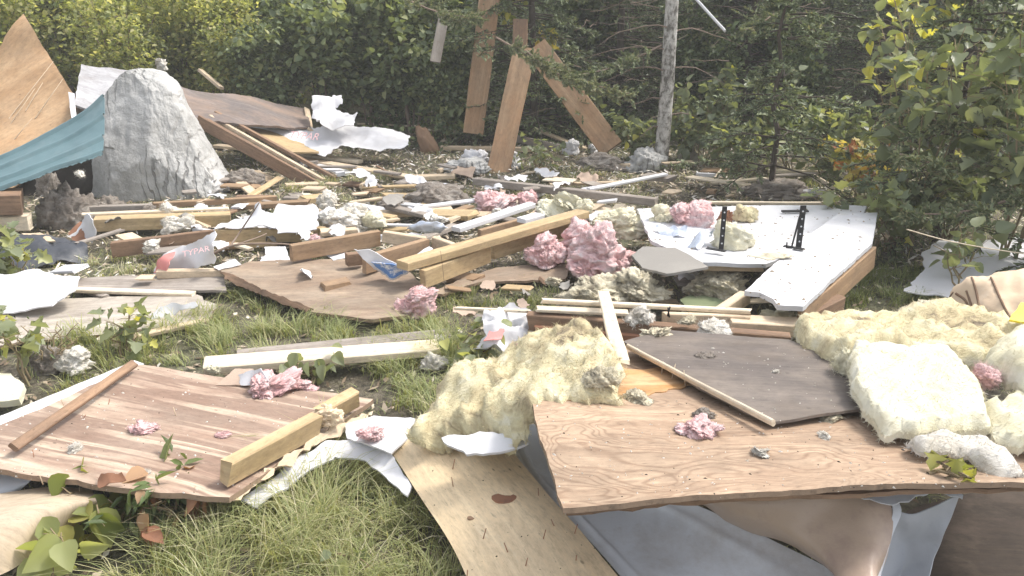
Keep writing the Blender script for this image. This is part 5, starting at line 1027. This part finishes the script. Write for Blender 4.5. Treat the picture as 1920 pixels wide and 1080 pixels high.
# ---- yellow insulation over centre
YI = sheet('insulation_batt', 'big torn yellow insulation batt draped over the left corner of the curly plywood', 'insulation', 'yellow', [(768, 832, .22), (792, 800, .23), (830, 760, .24), (880, 728, .26), (935, 700, .28), (980, 668, .33), (1020, 650, .36), (1090, 645, .39), (1150, 665, .42), (1172, 700, .44), (1164, 742, .47), (1080, 745, .48), (1000, 752, .48), (972, 795, .42), (930, 808, .34), (870, 812, .28), (820, 825, .24)], .02, .015, None, .02, .06, 3.2, dome=.07, dr=.06, fine=.030, ff=8, torn=True)
def addhair(ob, n, L, wid=.002, sd=1):
    me = ob.data; N = len(me.vertices); V = np.empty(N*3, np.float32); me.vertices.foreach_get('co', V); V = V.reshape(-1, 3); Nn = np.empty(N*3, np.float32); me.vertices.foreach_get('normal', Nn); Nn = Nn.reshape(-1, 3)
    k = Nn[:, 2] > -.2; H = hairs(V[k], Nn[k], n, L, wid, sd).reshape(-1, 3); b = N; fs = [list(p.vertices) for p in me.polygons]; 
    for i in range(n): s = b+i*6; fs += [[s, s+1, s+2, s+3], [s+3, s+2, s+4, s+5]]
    m2 = bpy.data.meshes.new(me.name); m2.from_pydata(np.vstack([V, H]).tolist(), [], fs); m2.polygons.foreach_set('use_smooth', np.ones(len(m2.polygons), bool)); m2.materials.append(me.materials[0]); ob.data = m2
addhair(YI, 9000, .018, .0012, 5)
clump('insulation_tuft', 'pinkish fringe on the upper left of the big yellow batt', 'insulation', 'pink', 985, 680, 70, 48, .33, .6, .5, 2, 5, 600)
clump('insulation_tuft', 'dark dirty patch of fluff on the right end of the big yellow batt', 'insulation', 'dirty', 1128, 722, 70, 50, .50, .5, .6, 2.6, 5, 700, hl=.025)
sheet('broken_board', 'broken white board piece poking out below the big yellow batt', 'board', 'wpanel', [(828, 822, .30), (960, 805, .34), (978, 818, .34), (990, 830, .335), (950, 845, .32), (905, 852, .31), (875, 853, .30)], .008, .03, edge=.010)
# ---- white cloth, thin sticks, sill timbers behind the hardboard
wc = sheet('torn_wrap', 'crumpled white and red wrap behind the big yellow batt', 'wrap', 'wrap', [(886, 650, 3.30), (912, 638, 3.36), (903, 608, 3.42), (912, 578, 3.5), (955, 566, 3.55), (1004, 572, 3.5), (992, 590, 3.45), (1026, 598, 3.45), (990, 616, 3.42), (985, 640, 3.36), (945, 652, 3.28)], .004, .018, edge=.010, warp=.09, wf=6, fine=.05, ff=8, mode='y')
sheet('red_print', None, None, 'redwrap', [(906, 638, 3.30), (918, 617, 3.36), (945, 615, 3.36), (940, 634, 3.30)], .004, .02, warp=.01, parent=wc, mode='y')
for a, b, h, t, mt, za, zb, lb in [
  ((848, 577), (992, 583), .012, .02, 'cream', .20, .24, 'thin pale lath pointing left out of the crumpled wrap'),
  ((986, 590), (1486, 632), .075, .05, 'brown', .24, .27, 'long brown sill timber behind the dark hardboard'),
  ((1000, 612), (1486, 655), .05, .05, 'rust', .20, .22, 'red brown lower sill timber behind the dark hardboard'),
  ((1010, 562), (1412, 583), .018, .03, 'cream', .29, .30, 'long thin cream lath above the sill timbers'),
  ((1000, 580), (1180, 588), .014, .05, 'cream', .265, .275, 'split cream lath on top of the brown sill timber'),
  ((1240, 588), (1412, 594), .06, .03, 'pale', .28, .28, 'pale brown timber with a bolt below the thin cream lath'),
  ((1370, 604), (1510, 612), .05, .10, 'pale', .27, .26, 'pale timber end right of the sill timbers'),
  ((1528, 586), (1588, 556), .11, .05, 'brown', .24, .24, 'squared brown timber end below the front corner of the white panel'),
  ((1498, 580), (1530, 586), .11, .05, 'gold', .235, .235, 'golden cut end beside the squared brown timber end'),
  ((1508, 582), (1645, 462), .12, .03, 'orange', .30, .30, 'orange brown rim timber under the right edge of the white panel'),
  ((1352, 584), (1408, 546), .06, .05, 'pale', .26, .28, 'pale brown block under the front left corner of the white panel'),
  ((1316, 494), (1436, 496), .04, .05, 'pale', .27, .27, 'pale rim timber under the front edge of the back white panel'),
  ]:
    beam('timber' if h > .04 else 'lath', lb, 'timber' if h > .04 else 'lath', mt, a, b, h, t, za, zb, rough=.004, split=.02)
nails([o for o in COL.objects if o.get('label', '').startswith('pale brown timber with a bolt')][0], [(1252, 590, .28), (1255, 592, .275)], .045, .004, 'black', 'bolt')
board3('diagonal_board', 'pale diagonal board propped between the thin lath and the big yellow batt', 'board', 'cream', P(1120, 545, .34), P(1150, 676, .49), .05, .016, side=(1, 0, 0), rough=.003, split=.02)
# ---- white door panels with brackets
WP2 = sheet('white_board', 'rear white door panel under the metal brackets', 'panel', 'wpanel', [(1195, 392, .24), (1400, 384, .24), (1626, 386, .26), (1600, 430, .28), (1436, 494, .29), (1312, 492, .29), (1220, 450, .26)], .02, .06, None, .004, .006)
WP = sheet('white_board', 'long front white door panel ending at a torn corner', 'panel', 'wpanel', [(1396, 545, .345), (1440, 505, .34), (1500, 455, .33), (1572, 400, .32), (1645, 398, .32), (1636, 455, .33), (1570, 515, .335), (1506, 574, .34), (1458, 571, .335), (1450, 560, .335), (1425, 548, .34)], .022, .05, None, .003, .004)
crumbs('leaf_bits', 'brown leaf bits and grit scattered over the white boards', [WP, WP2], (1200, 380, 1640, 575), 260, 'litterp', (.002, .007), 9)
sheet('panel_patch', 'dark patch on the white panels', 'litter', 'dirty', [(1400, 478, .345), (1460, 472, .345), (1490, 480, .35), (1440, 488, .345)], .003, .02, edge=.012, warp=.004)  # thin dark patch lying on the panels
def bracket(label, px, py, h, z, wpx, leg=False):
    A = P(px, py, z); k = mpp(A); wd = wpx*k; e = empty('metal_bracket', A, label, 'bracket', 'black metal brackets standing on the white panels')
    import bmesh
    bm = bmesh.new(); bmesh.ops.create_cube(bm, size=1, matrix=Matrix.LocRotScale(A+Vector((0, 0, h/2)), None, (wd, .004, h))); bmesh.ops.bevel(bm, geom=bm.edges[:], offset=.0012, segments=2); me = bpy.data.meshes.new('strap'); bm.to_mesh(me); bm.free(); link('strap', me, 'black', e, A)
    bm = bmesh.new(); bmesh.ops.create_cube(bm, size=1, matrix=Matrix.LocRotScale(A+Vector((-.03, -.02, .006)), Matrix.Rotation(-.6, 3, 'Z').to_quaternion(), (.10, .028, .004))); me = bpy.data.meshes.new('foot_plate'); bm.to_mesh(me); bm.free(); link('foot_plate', me, 'black', e, A)
    for i in range(5):
        q_ = A+Vector((0, -.0032, h*(.15+.18*i))); me = tube([q_, q_+Vector((0, -.0014, 0))], [.0045, .0045], 8); link('rivet', me, 'zinc', e, q_)
    if leg:
        B = A+Vector((-.035, .0, -.005)); me = tubes('side_leg', [([A+Vector((-.012, 0, h*.75)), A+Vector((-.022, 0, h*.4)), B, B+Vector((-.03, -.02, .01)), B+Vector((-.035, -.03, .04))], (.005, .004))], 6); link('side_leg', me, 'black', e, A)
bracket('black perforated metal bracket beside the rear pink insulation', 1352, 468, .225, .30, 9)
bracket('black metal bracket with a bent side leg in the middle of the white panels', 1497, 464, .215, .335, 11, True)
import bmesh
o_ = beam('hinge_plate', 'flat black hinge plate lying on the rear white panel', 'hinge', 'black', (1468, 396), (1517, 395), .01, .03, .275)
# ---- insulation around
for px, py, w_, h_, z, dp, rg, mt, lb, hr in [
  (787, 598, 96, 74, .02, .8, .5, 'pink', 'round pink insulation clump on the grass left of centre', 1500),
  (1128, 530, 150, 118, .05, .9, .6, 'pink', 'largest pink insulation heap in the middle of the picture', 2600),
  (1020, 498, 95, 66, .06, .7, .6, 'pink', 'pink insulation with a red hollow left of the largest pink heap', 1500),
  (1085, 470, 90, 60, .12, .8, .5, 'pink', 'lilac pink tuft behind the largest pink heap', 1200),
  (930, 398, 110, 52, .05, .7, .6, 'pink', 'flat pink insulation behind the white painted board', 1500),
  (985, 384, 50, 34, .10, .8, .6, 'pink', 'small pink tuft right of the flat pink insulation', 600),
  (1302, 440, 105, 88, .20, .8, .5, 'pink', 'tall pink insulation clump left of the black brackets', 2200),
  (1178, 448, 130, 62, .12, .8, .4, 'batt', 'pale yellow insulation block left of the tall pink clump', 1500),
  (1245, 425, 60, 46, .22, .7, .4, 'batt', 'pale yellow tuft at the left foot of the tall pink clump', 500),
  (1060, 412, 110, 46, .16, .6, .4, 'batt', 'pale insulation behind the long thick timber', 1000),
  (1098, 400, 38, 46, .22, .5, .4, 'batt', 'peaked pale curl of insulation at the far end of the long thick timber', 300),
  (1378, 468, 90, 62, .28, .7, .45, 'batt', 'pale yellow insulation between the two black brackets', 1400),
  (1395, 415, 50, 40, .27, .7, .5, 'yellow', 'yellow tuft behind the brackets', 500),
  (1345, 560, 130, 64, .10, .6, .6, 'dirty', 'dirty yellow insulation stuffed under the white panels', 2000),
  (1465, 608, 80, 34, .16, .6, .5, 'batt', 'yellow insulation showing under the front edge of the white panel', 600),
  (1115, 580, 150, 50, .12, .6, .8, 'dirty', 'muddied pale insulation behind the diagonal board', 2000),
  (1205, 560, 110, 62, .16, .7, .8, 'dirty', 'ragged grey insulation in front of the grey board', 2000),
  (1060, 575, 60, 30, .10, .6, .7, 'dirty', 'small muddied tuft left of the diagonal board', 600),
  (1205, 612, 66, 40, .24, .6, .5, 'whitef', 'greenish white fluff on the sill timbers', 900),
  (1345, 636, 100, 26, .33, .5, .4, 'whitef', 'white fluff on the back edge of the dark hardboard', 700),
  (655, 438, 120, 72, .06, .6, .5, 'whitef', 'large whitish insulation clump right of the torn white sheets', 2000),
  (700, 428, 70, 46, .08, .7, .4, 'batt', 'cream insulation block right of the large whitish clump', 700),
  (612, 392, 46, 50, .12, .6, .6, 'whitef', 'peak of white fluff above the large whitish clump', 500),
  (322, 436, 70, 44, .06, .6, .5, 'whitef', 'ragged whitish fluff in front of the yellow timber', 900),
  (312, 402, 34, 30, .10, .6, .6, 'whitef', 'small tuft of fluff above the ragged whitish fluff', 400),
  (150, 332, 24, 18, .5, .6, .5, 'whitef', 'tiny white tuft under the blue green roofing', 100),
  (828, 650, 50, 24, .02, .6, .5, 'whitef', 'pale scrap of fluff in grass left of the crumpled wrap', 300),
  (812, 690, 46, 40, .02, .6, .7, 'whitef', 'white tuft tangled in the grass below the crumpled wrap', 400),
  (1290, 608, 40, 14, .29, .6, .6, 'dirty', 'brown frayed fluff on the sill timbers', 200),
  ]:
    clump('insulation_clump', lb, 'insulation', mt, px, py, w_, h_, z, dp, rg, 2.1, 5, hr)
sheet('grey_board', 'smooth grey board between the largest pink heap and the white panels', 'board', 'greyb', [(1184, 478, .27), (1205, 463, .28), (1265, 464, .29), (1295, 478, .30), (1328, 500, .31), (1290, 508, .31), (1250, 514, .30), (1205, 502, .28)], .012, .04, warp=.006)
sheet('foil_strip', 'crinkled silver blue foil left of the tall pink clump', 'foil', 'foil', [(1230, 424, .28), (1262, 420, .30), (1290, 428, .30), (1285, 446, .26), (1240, 448, .24)], .004, .02, warp=.04, wf=9, fine=.02, ff=16)
sheet('foil_strip', 'crinkled silver blue foil below the tall pink clump', 'foil', 'foil', [(1290, 458, .29), (1312, 440, .33), (1340, 428, .35), (1335, 445, .31), (1310, 466, .29)], .004, .02, warp=.04, wf=9, fine=.02, ff=16)
sheet('silver_bag', 'crumpled silver white bag behind the broken frame', 'bag', 'foil', [(762, 428, .16), (790, 415, .22), (820, 414, .22), (838, 428, .18), (825, 438, .14), (780, 438, .14)], .01, .02, dome=.03, warp=.04, wf=8, fine=.03, ff=12)
sheet('torn_sheet', 'small blue white lined sheet beside the orange brown stud', 'sheet', 'wrap', [(496, 464, .06), (535, 462, .06), (545, 488, .04), (500, 486, .04)], .004, .03, warp=.02)
sheet('torn_sheet', 'white scrap glimpsed under the orange brown stud', 'sheet', 'wrap', [(612, 478, .09), (650, 470, .10), (655, 482, .09), (625, 488, .09)], .004, .03, warp=.01)
sheet('torn_sheet', 'grey white folded scrap below the thick bare branch', 'sheet', 'wrap', [(400, 500, .10), (440, 484, .13), (452, 494, .11), (410, 506, .10)], .004, .03, warp=.01)
sheet('torn_sheet', 'white sheet glimpsed inside the broken frame', 'sheet', 'wrap', [(755, 492, .13), (805, 462, .15), (812, 466, .15), (790, 485, .13)], .004, .03, warp=.01)
sheet('mossy_board', 'green mossy board under the white panels', 'board', 'fernb', [(1275, 560, .12), (1300, 550, .12), (1370, 566, .12), (1355, 582, .10), (1290, 580, .10)], .02, .03, warp=.02)
clump('red_leaves', 'reddish dead twigs behind the first black bracket', 'twigs', 'rust', 1360, 420, 26, 40, .3, .6, .8, 3, 4, 300, hl=.08)
# ---- batts at right
B1 = sheet('insulation_batt', 'square pale insulation batt on the right side of the curly plywood', 'insulation', 'batt', [(1590, 668, .50), (1600, 652, .49), (1780, 662, .50), (1842, 730, .52), (1856, 800, .50), (1760, 815, .485), (1660, 815, .485), (1625, 770, .485), (1600, 735, .49)], .02, .016, None, .006, .008, 2, dome=.036, dr=.016, fine=.012, ff=11, torn=True)
addhair(B1, 3500, .014, .0013, 6)
B2 = sheet('insulation_batt', 'long lumpy yellow batt stretching along behind the square pale batt', 'insulation', 'yellow', [(1490, 616, .36), (1560, 604, .37), (1640, 616, .37), (1700, 610, .38), (1760, 598, .38), (1850, 610, .38), (1940, 630, .38), (1930, 700, .44), (1860, 690, .45), (1800, 672, .46), (1680, 655, .46), (1590, 668, .45), (1540, 665, .42), (1500, 645, .39)], .02, .018, None, .012, .04, 3, dome=.055, dr=.035, fine=.030, ff=9, torn=True)
addhair(B2, 3500, .018, .0015, 7)
B3 = sheet('insulation_batt', 'white batt at the right edge above the pink scrap', 'insulation', 'batt', [(1862, 650, .50), (1910, 630, .50), (1990, 640, .50), (2000, 740, .52), (1930, 745, .52), (1870, 705, .51), (1845, 690, .50)], .02, .018, None, .01, .02, 3, dome=.06, dr=.05, fine=.03, ff=9, torn=True); addhair(B3, 1500, .014, .0013, 8)
B4 = sheet('insulation_batt', 'pale batt at the right edge below the pink scrap', 'insulation', 'batt', [(1842, 755, .50), (1900, 735, .51), (2050, 760, .51), (2060, 850, .50), (1910, 842, .49), (1860, 815, .49)], .02, .018, None, .01, .02, 3, dome=.045, dr=.05, fine=.03, ff=9, torn=True); addhair(B4, 1500, .014, .0013, 9)
B5 = sheet('insulation_strip', 'white rolled strip of insulation near the front right edge of the curly plywood', 'insulation', 'whitef', [(1702, 828, .485), (1760, 814, .485), (1850, 826, .485), (1900, 852, .485), (1925, 884, .485), (1870, 885, .485), (1800, 850, .485), (1725, 850, .485)], .01, .015, None, .008, .01, 3, dome=.035, dr=.04, fine=.025, ff=10); addhair(B5, 1200, .014, .0012, 10)
clump('insulation_tuft', 'pink scrap between the square batt and the right edge', 'insulation', 'pink', 1850, 726, 70, 44, .50, .7, .6, 2.5, 5, 700)
clump('insulation_tuft', 'dirty yellow tuft at the far end of the long lumpy batt', 'insulation', 'dirty', 1735, 612, 110, 44, .36, .6, .5, 2.2, 5, 1200)
clump('insulation_tuft', 'frayed corner tuft left of the square pale batt', 'insulation', 'batt', 1590, 700, 60, 50, .44, .7, .5, 2.5, 5, 900)
KB = sheet('kraft_batt', 'tan paper faced insulation batt with painted stem shadows at the right edge', 'insulation', 'kraft', [(1770, 592, .26), (1790, 545, .34), (1830, 520, .42), (1900, 512, .44), (2000, 540, .40), (2000, 615, .34), (1880, 618, .30)], .02, .022, None, .006, .03, 2.5, dome=.06, dr=.10, fine=.03, ff=5, torn=True)
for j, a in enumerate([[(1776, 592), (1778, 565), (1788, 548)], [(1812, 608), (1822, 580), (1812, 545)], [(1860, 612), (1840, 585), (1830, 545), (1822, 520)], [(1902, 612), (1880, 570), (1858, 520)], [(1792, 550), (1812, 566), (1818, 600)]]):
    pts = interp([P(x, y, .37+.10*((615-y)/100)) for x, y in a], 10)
    me = tubes('stripe', [([(hit(KB, 960+F*q_.x/(q_.y*cp-(q_.z-CAM_H)*sp), 540-F*(q_.y*sp+(q_.z-CAM_H)*cp)/(q_.y*cp-(q_.z-CAM_H)*sp)) or q_) for q_ in pts], (.006, .005))], 5); link('stripe', me, 'brown', KB, KB.location)  # stem shadows drawn as dark brown tubes lying on the batt
sheet('white_paper', 'large white torn paper under the saplings at right', 'paper', 'white', [(1695, 540, .06), (1735, 500, .10), (1728, 472, .12), (1760, 452, .14), (1885, 450, .14), (1990, 458, .12), (1990, 520, .10), (1850, 540, .10), (1790, 552, .08)], .006, .04, edge=.01, warp=.03)
sheet('yellow_scrap', 'bright yellow plastic scrap at the right edge', 'plastic', 'yel', [(1892, 600, .50), (1915, 566, .53), (1960, 570, .53), (1960, 610, .49)], .008, .03, warp=.02)
pts = interp([P(1700, 430, .5), P(1780, 452, .42), P(1880, 470, .35), P(1960, 480, .3)], 20); me = tubes('wire', [(pts, (.003, .003))], 5); top(link('wire', me, 'cream', None, pts[0]), 'thin pale wire over the white paper at right', 'wire')

# ---- loose scraps everywhere in the wreck, each labelled by its look and its nearest landmark
LM = [('the boulder foot', 320, 385), ('the yellow timber', 290, 425), ('the dark brown stud', 300, 455), ('the torn white sheets', 510, 405), ('the whitish insulation clump', 660, 410), ('the broken frame', 740, 465), ('the silver white bag', 800, 428),
      ('the dirt mound', 815, 360), ('the back pink insulation', 935, 375), ('the long thick timber', 930, 440), ('the middle leaning plank', 930, 320), ('the long grey timber', 1100, 360), ('the right leaning plank', 1160, 290), ('the birch', 1240, 310),
      ('the tall pink clump', 1300, 400), ('the slanting plank bundle', 520, 320), ('the white building wrap', 640, 265), ('the largest pink heap', 1120, 480), ('the grey board', 1255, 490), ('the sill timbers', 1230, 600), ('the red and white wrap', 350, 475),
      ('the stained plywood', 600, 520), ('the large torn white sheet', 60, 545), ('the grey plywood', 230, 590), ('the long cream plank', 620, 675), ('the crumpled wrap', 950, 610), ('the round pink clump', 785, 565), ('the black plastic', 80, 470), ('the maple sapling', 1395, 320), ('the white boards', 1500, 420)]
used = {}
def where(px, py):
    n, x, y = min(LM, key=lambda l: math.hypot(l[1]-px, (l[2]-py)*2.2)); dx, dy = px-x, (py-y)*2.2
    return ('left of ' if dx < 0 else 'right of ')+n if abs(dx) > abs(dy) else ('behind ' if dy < 0 else 'in front of ')+n
ADJ = ['', 'short ', 'thin ', 'split ', 'crooked ', 'half buried ', 'worn ', 'chipped ', 'dusty ', 'ragged ', 'bent ', 'tilted ', 'stubby ']
def lab(kind, px, py):
    w_ = where(px, py); k_ = (kind, w_); i = used.get(k_, 0); used[k_] = i+1; return ADJ[i % len(ADJ)]+kind+' lying '+w_
NM = {'pale': 'pale tan', 'cream': 'cream', 'grey': 'weathered grey', 'brown': 'dark brown', 'gold': 'golden', 'white': 'white painted', 'orange': 'orange brown'}
rr = random.Random(12)
sc_ = [(rr.uniform(330, 1300), rr.uniform(305, 455)) for i in range(115)]+[(rr.uniform(0, 700), rr.uniform(420, 560)) for i in range(16)]+[(rr.uniform(820, 1450), rr.uniform(495, 640)) for i in range(18)]+[(rr.uniform(1280, 1640), rr.uniform(318, 372)) for i in range(12)]
for i, (px, py) in enumerate(sc_):
    a = rr.choice([rr.uniform(-.35, .35), rr.uniform(-1.2, 1.2)]); L = rr.uniform(18, 60) if i % 3 else rr.uniform(60, 130); mt = rr.choice(['pale', 'cream', 'grey', 'brown', 'pale', 'gold', 'grey', 'white', 'orange'])
    za = rr.uniform(.02, .10); wd = rr.uniform(.02, .09) if i % 4 else rr.uniform(.09, .15)
    beam('board_scrap', lab(NM[mt]+(' lath scrap' if wd < .05 else ' board scrap'), px, py), 'scrap', mt, (px, py), (px+L*math.cos(a), py+L*.38*math.sin(a)), rr.choice([.012, .018, .035]), wd, za, za+rr.uniform(-.03, .05), group='loose splintered scraps', rough=.006, split=.03)
def patch(nm, kind, cat, mt, px, py, wp, hp, z, th=.003, gr=.02, **kw):
    n = rr.randint(6, 9); pts = []
    for j in range(n):
        t = 6.283*j/n; r_ = rr.uniform(.6, 1.15); pts.append((px+math.cos(t)*wp/2*r_, py-math.sin(t)*hp/2*r_, z+rr.uniform(0, .05)))
    sheet(nm, lab(kind, px, py), cat, mt, pts, th, gr, **kw)
for i in range(56):
    px, py = [(rr.uniform(380, 1250), rr.uniform(320, 450)), (rr.uniform(100, 700), rr.uniform(400, 520)), (rr.uniform(850, 1300), rr.uniform(500, 620))][i % 3 if i < 30 else 0]
    mt, kd = rr.choice([('white', 'white torn paper'), ('wrap', 'crumpled white wrap scrap'), ('wrap', 'crumpled white wrap scrap'), ('paper', 'brown cardboard scrap'), ('greyb', 'grey shingle scrap'), ('white', 'white torn paper')])
    patch('paper_scrap' if mt != 'greyb' else 'shingle_scrap', kd, 'scrap', mt, px, py, rr.uniform(18, 55), rr.uniform(7, 18), rr.uniform(.03, .12), edge=.012, warp=.03, wf=6, fine=.02, ff=10)
for i in range(26):
    px, py = [(rr.uniform(560, 1250), rr.uniform(350, 450)), (rr.uniform(250, 700), rr.uniform(400, 500)), (rr.uniform(1000, 1420), rr.uniform(490, 600))][i % 3]
    mt, kd = rr.choice([('pink', 'pink insulation wisp'), ('whitef', 'whitish insulation wisp'), ('dirty', 'dirty insulation wisp'), ('batt', 'pale yellow insulation wisp'), ('soil', 'grey dirt clod')])
    clump('insulation_wisp' if mt != 'soil' else 'dirt_clod', lab(kd, px, py), 'insulation' if mt != 'soil' else 'dirt', mt, px, py, rr.uniform(20, 60), rr.uniform(10, 26), rr.uniform(.02, .12), .7, .6, 2.4, 4, 260, hl=.015)
